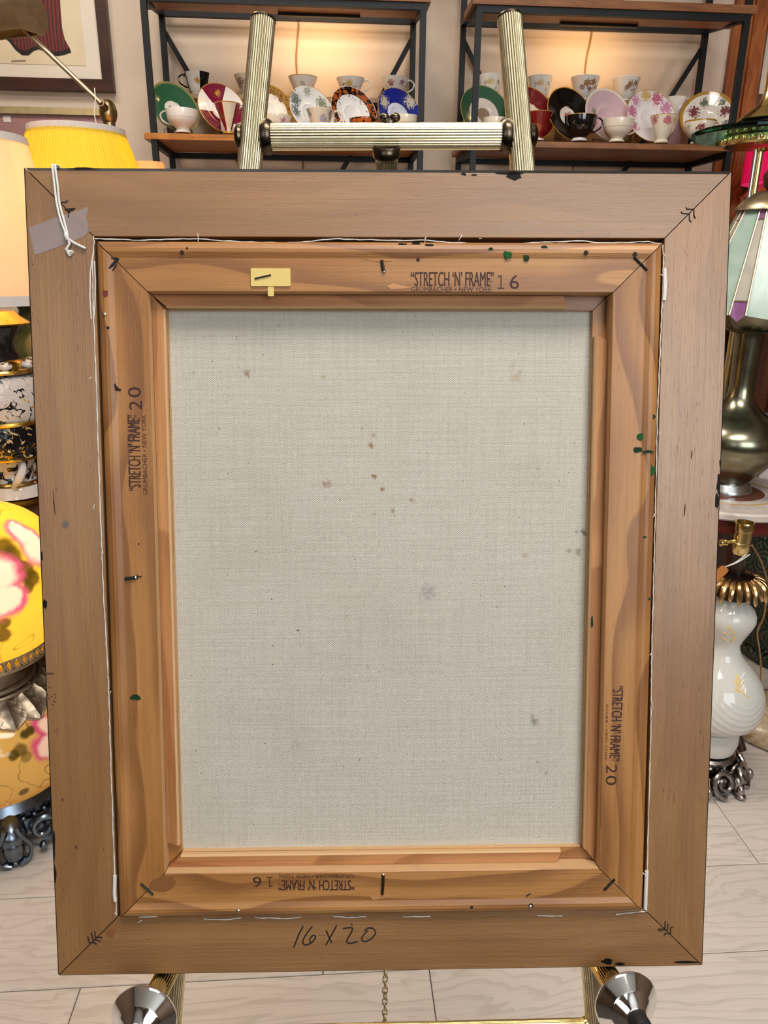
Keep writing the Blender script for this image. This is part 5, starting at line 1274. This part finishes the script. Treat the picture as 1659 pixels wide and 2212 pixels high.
g.put(gl.inputs[0], g.mix(g.noise(g.obj(), 20, 2), (.62,.86,.78,1), (.56,.82,.74,1)))
ab = g.node('ShaderNodeVolumeAbsorption'); ab.inputs[0].default_value = (.10,.62,.45,1); ab.inputs[1].default_value = 9.0
g.link(gl.outputs[0], g.out.inputs[0]); g.link(ab.outputs[0], g.out.inputs['Volume'])
MB().lathe([(1e-5,TZ-.004),(TR-.003,TZ-.004),(TR,TZ-.001),(TR,TZ+.005),(TR-.003,TZ+.008),(1e-5,TZ+.008)], 72).build('glass_tray', g.mat, tl, None)
MB().lathe([(.050,TZ+.0084),(.052,TZ+.010),(.050,TZ+.028),(.052,TZ+.030)], 40).build('black_band', BLKE, tl)
MB().lathe([(.058,TZ+.030),(.060,TZ+.032),(.056,TZ+.037),(.030,TZ+.056),(.018,TZ+.066),(.012,TZ+.09),(.012,TZ+.6)], 40).build('brass_dome', BRASS, tl)

# ---- red shaded lamp glowing behind
RYy = 2.305; RX = at_y(1720, 350, RYy).x; rr0 = RX - at_y(1585, 360, RYy).x
zrt, zrb = at_y(1640, 313, RYy).z, at_y(1640, 396, RYy).z
rl = thing('red_lamp', (RX, RYy, ctop), 'lamp with a glowing crimson shade and amber glass body on the bookcase', 'lamp')
REDSH = shade_cloth('crimson_silk', srgb(240, 66, 150), 60, .6)
rr0 = min(rr0, .135)
MB().lathe(shell([(rr0, zrb-ctop), (rr0*.98, zrt-ctop)]), 96, 0, None, lambda k, s, z: .006*(k % 2), False).build('shade', REDSH, rl)
g = G('amber_glass'); AMB = g.fin(g.mix(g.noise(g.obj(), 26, 3, .5, 1.), srgb(214, 92, 36), srgb(120, 36, 18)), .12, 0, .5, **{'Subsurface Weight': .0})
MB().lathe([(.10,0),(.11,.006),(.13,.022),(.134,.036),(.10,zrb-ctop-.004),(.02,zrb-ctop)], 48).build('body', AMB, rl)
MB().lathe(shell([(rr0*1.0, zrt-ctop-.001), (rr0*.99, zrt-ctop+.010)], .002), 64, 0, None, None, False).build('shade_rim', ABRASS, rl)
MB().lathe([(.004,zrb-ctop-.01),(.004,zrt-ctop)], 8).build('stem', BRASS, rl); MB().tube([(-rr0+.002,0,zrt-ctop-.004),(rr0-.002,0,zrt-ctop-.004)], .0016, 6).build('spider', BRASS, rl)
bulb('red_shade_bulb', (RX, RYy, (zrt+zrb)/2), 0.9, (1.0, .85, .76), .02)

# ---- marble topped stand
MZ = .620; MX, MY = at_y(1566, 1060, 1.62).x, 1.62
mt = thing('marble_stand', (MX, MY, 0), 'round marble topped stand under the bronze stained glass lamp', 'table')
g = G('cream_marble'); o = g.obj(); n = g.noise(o, 9, 5, .6, 1.2); x, y, z = g.sep(o); r = g.m('SQRT', g.m('ADD', g.m('MULTIPLY', x, x), g.m('MULTIPLY', y, y)))
c = g.mix(g.step(n, .35, .7), srgb(224, 212, 202), srgb(190, 176, 168)); c = g.mix(g.m('LESS_THAN', r, .082), c, srgb(122, 74, 56))
rn = g.m('ADD', r, g.m('MULTIPLY', g.m('SUBTRACT', n, .5), .006))
c = g.mix(g.m('MULTIPLY', g.m('GREATER_THAN', rn, .105), g.m('LESS_THAN', rn, .112)), c, srgb(206, 168, 92))
MARB = g.fin(c, .2, 0, .5)
MR = .178
MB().lathe([(1e-5,MZ-.018),(MR-.004,MZ-.018),(MR,MZ-.014),(MR,MZ-.004),(MR-.004,MZ),(1e-5,MZ)], 64).build('marble_top', MARB, mt)
MB().lathe([(1e-5,MZ-.055),(MR-.022,MZ-.055),(MR-.014,MZ-.048),(MR-.014,MZ-.0184),(1e-5,MZ-.0184)], 64).build('apron', plain('oxblood_apron', srgb(92, 24, 22), .3), mt)
MB().lathe([(.03,.05),(.022,.2),(.03,.4),(.024,.5),(.05,MZ-.0554)], 28).build('column', SIDEM, mt)
for k in range(3):
    a = 2*pi*k/3 + pi/3; MB().tube(smooth([(.02*cos(a),.02*sin(a),.16),(.09*cos(a),.09*sin(a),.12),(.15*cos(a),.15*sin(a),.016)]), [.016]*6+[.012]*5, 10).build('foot', SIDEM, mt)

# ---- bronze lamp with stained glass shade
bz = lambda py: at_y(829.5, py, MY).z
AGED = metal('aged_bronze_patina', (0.26, 0.245, 0.17), .24, .25, 16, .1, (0.12, 0.105, 0.065, 1)); PEWS = metal('pewter_foot', (0.62, 0.66, 0.66), .24, .1, 40)
sl = thing('stained_glass_lamp', (MX, MY, MZ), 'bronze vase lamp with a pale green and violet stained glass shade', 'lamp')
V = lambda py: bz(py) - MZ
MB().lathe([(.054,0),(.056,.004),(.055,.010),(.051,.014),(.050,.020),(.044,.026)], 48).build('foot', PEWS, sl)
zbl = V(952); zn = V(850); zt_ = V(712)
vr = lambda px, py: (at_y(px, py, MY).x - MX, at_y(px, py, MY).z - MZ)
vp = [(.044,.026)] + [vr(x, y) for x, y in ((1640,1012),(1662,990),(1680,968),(1688,948),(1686,930),(1674,912),(1656,897),(1640,884),(1630,868),(1626,852),(1628,830),(1634,800),(1641,765),(1647,735))]
vp = [(r, z) for r, z in vp if r > .01] + [(max(.03, vp[-1][0]), zt_)]
print('vase', [(round(r, 3), round(z, 3)) for r, z in vp])
MB().lathe(vp, 64).build('vase_body', AGED, sl)
MB().lathe([(vp[-1][0],zt_),(.046,zt_+.004),(.062,zt_+.022),(.070,zt_+.040),(.066,zt_+.046),(.03,zt_+.046)], 48).build('font_bowl', AGED, sl)
# shade: eight glass panels between narrow strips, came between them
zs0, zs1 = V(668), V(446); rs0, rs1 = .142, .056
GPAN = lambda nm, c1, c2: shade_cloth(nm, c1, 0, .35)
def art_glass(nm, c1, c2, sc=18):
    g = G(nm); o = g.obj(); n = g.noise(g.scale(o, 1, 1, .35), sc, 3, .5, 1.0); c = g.mix(g.step(n, .35, .7), c1, c2)
    t = g.node('ShaderNodeBsdfTranslucent'); g.put(t.inputs[0], c); mx = g.node('ShaderNodeMixShader'); mx.inputs[0].default_value = .35
    g.fin(c, .12, 0, .5); g.link(g.b.outputs[0], mx.inputs[1]); g.link(t.outputs[0], mx.inputs[2]); g.link(mx.outputs[0], g.out.inputs[0]); return g.mat
PALEG = art_glass('pale_green_glass', srgb(214, 232, 220), srgb(186, 216, 202)); GREYG = art_glass('milky_white_glass', srgb(226, 220, 204), srgb(206, 200, 188)); VIO = art_glass('violet_glass', srgb(186, 128, 176), srgb(164, 108, 158))
CAME = metal('soldered_came', (.55, .44, .32), .4, .2, 90)
NP = 8; phase = radians(-127)
def rs(t): return rs0 + (rs1-rs0)*t
def quad_plate(a0, a1, t0, t1, mat, name, th=.0022, pt=0.0):
    z_ = lambda t: zs0 + (zs1-zs0)*t
    P = [(rs(t0)*cos(a0), rs(t0)*sin(a0), z_(t0)), (rs(t0)*cos(a1), rs(t0)*sin(a1), z_(t0)), (rs(t1)*cos(a1), rs(t1)*sin(a1), z_(t1)), (rs(t1)*cos(a0), rs(t1)*sin(a0), z_(t1))]
    if pt:
        am = (a0+a1)/2; P.insert(1, (rs(t0)*cos(am), rs(t0)*sin(am), z_(t0)-pt))
    n = len(P); V2 = P + [(x*(1-th/rs(.5)), y*(1-th/rs(.5)), z) for x, y, z in P]
    fs = [tuple(range(n)), tuple(range(2*n-1, n-1, -1))] + [(i, n+i, n+(i+1) % n, (i+1) % n) for i in range(n)]
    MB().add(V2, fs, 0, False).build(name, mat, sl)
for k in range(NP):
    a = phase + 2*pi*k/NP; hs = .10; he = pi/NP
    quad_plate(a-hs, a+hs, .0, .13, VIO, 'violet_pane', pt=.012); quad_plate(a-hs, a+hs, .135, .895, GREYG, 'milky_pane'); quad_plate(a-hs, a+hs, .90, 1, VIO, 'violet_pane')
    quad_plate(a+hs+.012, a+2*he-hs-.012, 0, 1, PALEG, 'green_pane', pt=.006)
    for b in (a-hs-.006, a+hs+.006):
        MB().tube([((rs(t)+.0006)*cos(b), (rs(t)+.0006)*sin(b), zs0+(zs1-zs0)*t) for t in (0, 1)], .0021, 6).build('came', CAME, sl)
    for t in (.1325, .8975):
        MB().tube([((rs(t)+.0004)*cos(b), (rs(t)+.0004)*sin(b), zs0+(zs1-zs0)*t) for b in (a-hs, a, a+hs)], .0016, 6).build('came', CAME, sl)
MB().lathe([(.030,zs1+.034),(.040,zs1+.026),(.052,zs1+.018),(.066,zs1+.004),(.067,zs1-.002),(.062,zs1-.001),(.04,zs1+.020)], 48).build('cap', metal('pale_bronze_cap', (.60,.50,.34), .35, .15, 60), sl)
MB().lathe([(.010,zt_+.04),(.008,zs1+.03),(.012,zs1+.036),(.020,zs1+.046),(.022,zs1+.066),(.012,zs1+.082),(.016,zs1+.092),(.010,zs1+.104),(1e-5,zs1+.108)], 24).build('finial', plain('dark_walnut_finial', srgb(70, 36, 22), .25), sl)

# ---- milk glass lamp standing on the floor
WX, WY = .735, 1.425
wl = thing('milk_glass_lamp', (WX, WY, 0), 'milk glass lamp without a shade, brass socket and cast foot, on the floor right', 'lamp')
H = lambda py: at_y(829.5, py, WY).z
g = G('milk_glass'); o = g.obj(); c = g.mix(g.noise(o, 12, 2), srgb(236, 234, 226), srgb(222, 222, 216))
sp = []
def wsurf(px, py, r): 
    q = at_y(px, py, WY-r*.8); return (q.x-WX, q.y-WY, q.z)
GO = srgb(206, 158, 66); LW = srgb(250, 244, 230)
for px, py, rad, cc, k in [(1549,1405,.012,srgb(214,160,150),.8),(1568,1398,.012,srgb(196,176,176),.7),(1576,1410,.011,srgb(196,178,196),.7),(1561,1425,.007,GO,.8)]:
    sp.append((*wsurf(px, py, .085), rad, cc, k))
c = blobs(g, c, o, sp, .15, 90)
wv = g.m('SINE', g.m('MULTIPLY', g.m('ADD', g.vm('DISTANCE', o, wsurf(1608, 1490, .085)), 0.0), 520.0))
x, y, z = g.sep(o); msk = g.m('MULTIPLY', g.step(z, .16, .18), g.m('SUBTRACT', 1.0, g.step(z, .22, .25)))
g.bump(g.m('MULTIPLY', wv, msk), .25, .002)
t = g.node('ShaderNodeBsdfTranslucent'); g.put(t.inputs[0], c); mx = g.node('ShaderNodeMixShader'); mx.inputs[0].default_value = .2
g.fin(c, .08, 0, .55); g.link(g.b.outputs[0], mx.inputs[1]); g.link(t.outputs[0], mx.inputs[2]); g.link(mx.outputs[0], g.out.inputs[0]); MILK = g.mat
PT = metal('cast_pewter', (.36, .33, .31), .28, .35, 80, .3)
zz_ = {p: H(p) for p in (1120, 1165, 1190, 1255, 1290, 1320, 1380, 1415, 1500, 1545, 1556, 1585, 1605, 1612, 1640)}
yb = zz_[1605]
wr = lambda px, py: (at_y(px, py, WY).x - WX, at_y(px, py, WY).z)
prof1 = [(.036, wr(1590,1614)[1]), wr(1582,1606), wr(1590,1590), wr(1592,1575), wr(1588,1564), (.030, wr(1580,1559)[1])]
prof2 = [(.026, wr(1580,1560)[1]), wr(1592,1556), wr(1612,1549), wr(1627,1539), wr(1638,1523), wr(1643.5,1502), wr(1643.5,1484), wr(1639,1466), wr(1630,1449), wr(1618,1434), wr(1606,1420), wr(1599,1408), wr(1596,1396), wr(1597,1386), wr(1604,1374), wr(1613,1361), wr(1622,1348), wr(1629,1335), wr(1630,1324), wr(1626,1312), wr(1617,1302), wr(1608,1295), (.024, wr(1600,1290)[1])]
MB().lathe(prof1, 48).build('lower_knop', MILK, wl)
MB().lathe(prof2, 64).build('glass_body', MILK, wl)
# gilt sprigs in low relief
GILT = plain('pale_gilt_enamel', srgb(236, 196, 116), .3, 0, .2, 300); WENAM = plain('raised_white_enamel', srgb(250, 244, 232), .3, 0, .05)
def body_r(z):
    for (r0, z0), (r1, z1) in zip(prof2[:-1], prof2[1:]):
        if z0 <= z <= z1: return r0 + (r1-r0)*(z-z0)/(z1-z0)
    return .05
def on_body(px, py):
    d = ray(px, py); o = CAM - Vector((WX, WY, 0)); t = 1.0
    for i in range(900):
        p = o + d*(1.35 + i*.0006)
        if p.x*p.x + p.y*p.y <= body_r(p.z)**2: return p
    return p
for (ax, ay), (bx_, by_), w_ in (((1594,1484),(1587,1470),4),((1596,1474),(1590,1457),4),((1598,1496),(1589,1488),4),((1602,1466),(1609,1454),5),((1601,1478),(1608,1468),5),((1603,1490),(1608,1480),5),((1611,1498),(1610,1486),3.5),
        ((1578,1362),(1575,1352),4),((1572,1372),(1562,1366),4),((1580,1374),(1586,1364),4),((1570,1384),(1560,1378),4),((1578,1386),(1585,1378),4)):
    A, B = on_body(ax, ay), on_body(bx_, by_); mid = (A+B)/2; d = (B-A); L = d.length/2; d.normalize(); nrm = Vector((mid.x, mid.y, 0)).normalized(); sd = d.cross(nrm).normalized(); nrm = sd.cross(d)
    M = axes_matrix(sd, nrm, d, mid) @ Matrix.Diagonal((w_*.00064, .0016, L*1.3, 1))
    pr = [(max(1e-5, sin(pi*i/8)), -cos(pi*i/8)) for i in range(9)]
    MB().lathe(pr, 10, 0, M).build('gilt_leaf', WENAM if w_ == 5 or w_ == 3.5 else GILT, wl)
P = [on_body(x, y_) for x, y_ in ((1619,1508),(1610,1503),(1602,1494),(1598,1482),(1599,1468))]
MB().tube(smooth([tuple(p) for p in P]), .0012, 6).build('gilt_stem', GILT, wl)
# bronze petal cap
PETM = metal('bronze_petal', (.62, .42, .20), .26, .25, 60)
zc = zz_[1255]
for k in range(24):
    a = 2*pi*k/24; P = [((.020)*cos(a),(.020)*sin(a),zc+.016), (.042*cos(a),.042*sin(a),zc+.018), (.058*cos(a),.058*sin(a),zc+.006), (.066*cos(a),.066*sin(a),zc-.014-(k % 2)*.008)]
    MB().tube(smooth(P), [.0028,.0036,.0042,.0048,.0052,.0056,.0060,.0062,.0064,.0064,.0062,.0058,.0052,.0044,.0034,.0018], 8).build('petal', PETM, wl)
MB().lathe([(.034,zz_[1290]+.010),(.030,zc-.004),(.030,zc+.012),(.036,zc+.016),(.036,zc+.022),(.020,zc+.026),(.014,zc+.028)], 32).build('cap_ring', BRONZE, wl)
MB().lathe([(.014,zc+.026),(.016,zc+.030),(.0125,zz_[1190]-.004),(.014,zz_[1190])], 24).build('neck', plain('dark_brown_neck', srgb(40, 26, 20), .25), wl)
zs2 = zz_[1190]
MB().lathe([(.008,zs2),(.014,zs2+.001),(.0165,zs2+.008),(.0165,zs2+.022),(.0175,zs2+.023),(.0175,zs2+.026),(.0165,zs2+.027),(.0165,zs2+.050),(.0185,zs2+.052),(.0190,zs2+.066),(.0178,zs2+.070),(.0160,zs2+.069),(.0150,zs2+.052),(1e-5,zs2+.050)], 32).build('socket', BRASS, wl)
MB().tube([(-.012,0,zs2+.030),(-.034,-.004,zs2+.026)], .0035, 10).build('switch_stem', BRASS, wl); MB().lathe([(.004,-.002),(.0075,0),(.008,.010),(.006,.014)], 16, 0, axes_matrix((0,1,0),(0,0,1),(1,0,0),(-.046,-.004,zs2+.026))).build('switch_key', BRASS, wl)
# cast foot
zr = zz_[1612]
MB().lathe([(.036,zr-.034),(.040,zr-.030),(.046,zr-.028),(.048,zr-.020),(.046,zr-.016),(.052,zr-.010),(.060,zr-.004),(.061,zr+.003),(.056,zr+.008),(.046,zr+.006)], 48, 0, None, lambda k, s, z: .02*(k % 2) if -.012 < z-zr < -.002 else 0).build('foot_collar', PT, wl)
for k in range(20):
    a = 2*pi*k/20; MB().tube([(.043*cos(a),.043*sin(a),zr-.028),(.049*cos(a),.049*sin(a),zr-.012)], .0042, 6).build('reed', PT, wl)
for k in range(4):
    a = radians(-60+90*k); d = Vector((cos(a), sin(a), 0)); tq = Vector((-sin(a), cos(a), 0))
    P = [d*.034 + Vector((0,0,zr-.026)), d*.066 + Vector((0,0,zr-.036)), d*.082 + Vector((0,0,.026)), d*.098 + Vector((0,0,.010))]
    ft = MB().tube(smooth([tuple(p) for p in P]), [.012]*6+[.010]*5+[.009]*5, 10).build('foot', PT, wl)
    MB().sphere(d*.098 + Vector((0,0,.0075)), .0075, 10, 8, 0, (1.5, 1.5, 1)).build('toe', PT, ft)
    for s_ in (-1, 1):
        c_ = d*.060 + tq*(s_*.030) + Vector((0,0,.030)); sp_ = []
        for i in range(22):
            t_ = i/21; r_ = .024*(1-t_*.75); an = pi/2 + s_*t_*2.8*pi
            sp_.append(c_ + tq*(r_*cos(an)) + Vector((0,0,r_*sin(an))) + d*(.008*t_))
        MB().tube(sp_, .0045, 8).build('scroll', PT, ft)
    MB().sphere(d*.085 + Vector((0,0,.034)), .010, 10, 8, 0, (1,1,1.4)).build('leaf_boss', PT, ft)
MB().lathe([(.070,.008),(.080,.010),(.082,.020),(.070,.040),(.048,zr-.036),(.03,zr-.034)], 40).build('foot_core', BRONZE, wl)
for k in range(8):
    a = radians(-82+45*k); d = Vector((cos(a), sin(a), 0)); tq = Vector((-sin(a), cos(a), 0)); s_ = 1 if k % 2 else -1; sp_ = []
    for i in range(30):
        t_ = i/29; r_ = .027*(1-t_*.8); an = -pi/2 + s_*t_*3.2*pi
        sp_.append(d*(.082-.012*(r_*sin(an)/.027)) + tq*(r_*cos(an)) + Vector((0,0,.036+r_*sin(an))))
    MB().tube(sp_, [.0062*(1-.4*i/29) for i in range(30)], 8).build('filigree_scroll', PT, wl)
    MB().sphere(d*.090 + tq*.034 + Vector((0,0,.020)), .009, 10, 8, 0, (1,1,1.6)).build('leaf_boss', PT, wl)
# price tag on strings and lamp cords
tgp = at_y(1556, 1238, WY-.035)
tg = thing('price_tag', tgp, 'orange paper price tag tied to the milk glass lamp', 'tag')
M = Matrix.Rotation(radians(38), 4, 'Y') @ Matrix.Rotation(radians(90), 4, 'X')
MB().prism(rrect(-.010, -.020, .010, .016, .006), -.0004, .0004, 0, M).build('card', plain('orange_card', srgb(196, 120, 56), .7), tg)
hole = tgp + Vector((.008, 0, .014))
for a_ in ((.008, -.002), (.020, -.004)):
    q = Vector((WX + a_[0]*.6, WY-.017, zs2+.006)) - tgp
    MB().tube(smooth([tuple(hole-tgp), tuple((hole-tgp).lerp(q, .5) + Vector((0,0,-.004))), tuple(q)]), .0011, 6).build('string', THREAD, tg)
def free_cord(pts, r, mat, label):
    o = MB().tube(smooth([tuple(p) for p in pts]), r, 8).build('power_cord', mat); tag(o, label, 'cord', 'power cords on the right')
free_cord([at_y(1624, 1178, WY+.01), at_y(1640, 1205, WY+.05), at_y(1652, 1235, WY+.08), at_y(1657, 1270, WY+.10), at_y(1650, 1330, WY+.11), at_y(1636, 1365, WY+.12), at_y(1640, 1400, WY+.12), at_y(1644, 1450, WY+.13), at_y(1640, 1520, WY+.12)], .0022, CORDM, 'tan power cord curling down behind the milk glass lamp')
free_cord([Vector((WX+.06, WY+.07, .01)), at_z(1622, 1550, .006), at_z(1630, 1560, .006), at_z(1634, 1566, .007)], .003, plain('dark_cord', srgb(50, 36, 28), .5), 'short dark power cord lying on the floor by the alabaster base')

# ---- dark green carved garden stool
DX, DY = 1.235, 1.985
g = G('dark_green_carved_glaze'); o = g.obj(); x, y, z = g.sep(o); an = g.m('MULTIPLY', g.m('ARCTAN2', y, x), .19)
uv = g.comb(an, z, 0.0)
cell = g.vm('FRACTION', g.vm('MULTIPLY', uv, (14.0, 14.0, 0))); d = g.vm('DISTANCE', cell, (.5, .5, 0))
rings = g.m('SINE', g.m('MULTIPLY', d, 34.0)); n = g.noise(o, 40, 4, .6, 1.0)
hh = g.m('ADD', g.m('MULTIPLY', rings, .5), n); c = g.mix(g.step(rings, .1, .8), srgb(22, 34, 30), srgb(66, 78, 64)); c = g.mix(g.m('MULTIPLY', g.step(n, .5, .7), .6), c, srgb(70, 54, 30))
g.bump(hh, .6, .004); STOOLM = g.fin(c, .3)
gs = thing('garden_stool', (DX, DY, 0), 'dark green carved ceramic stool behind the milk glass lamp', 'stool')
MB().lathe([(.15,0),(.155,.012),(.17,.04),(.19,.13),(.195,.22),(.185,.32),(.165,.40),(.15,.425),(.12,.435),(1e-5,.438)], 64).build('drum', STOOLM, gs)
for z_, r_ in ((.045,.174),(.385,.172)):
    MB().tube([(r_*cos(2*pi*k/48), r_*sin(2*pi*k/48), z_) for k in range(48)], .006, 8, True).build('rope_band', STOOLM, gs)

# ---- alabaster lamp base at the right edge
AX, AY = 1.005, 1.60
g = G('honey_alabaster'); o = g.obj(); n = g.noise(o, 10, 5, .6, 2.0); ALB = g.fin(g.mix(g.step(n, .3, .7), srgb(206, 186, 154), srgb(150, 120, 84)), .2, 0, .5)
al = thing('alabaster_lamp', (AX, AY, 0), 'honey alabaster lamp base on the floor at the right edge', 'lamp')
MB().lathe([(.118,0),(.128,.008),(.130,.022),(.120,.040),(.095,.058),(.07,.066),(.05,.085),(.034,.11),(.03,.13)], 48, 0, None, lambda k, s, z: .03*abs(sin(k*pi*8/s))).build('base', ALB, al)
MB().lathe([(.03,.13),(.04,.16),(.045,.22),(.03,.30),(.02,.34),(.02,.42)], 40).build('shaft', ALB, al)
MB().lathe([(.017,.42),(.018,.44),(.018,.49),(.015,.495)], 24).build('socket', BRASS, al)
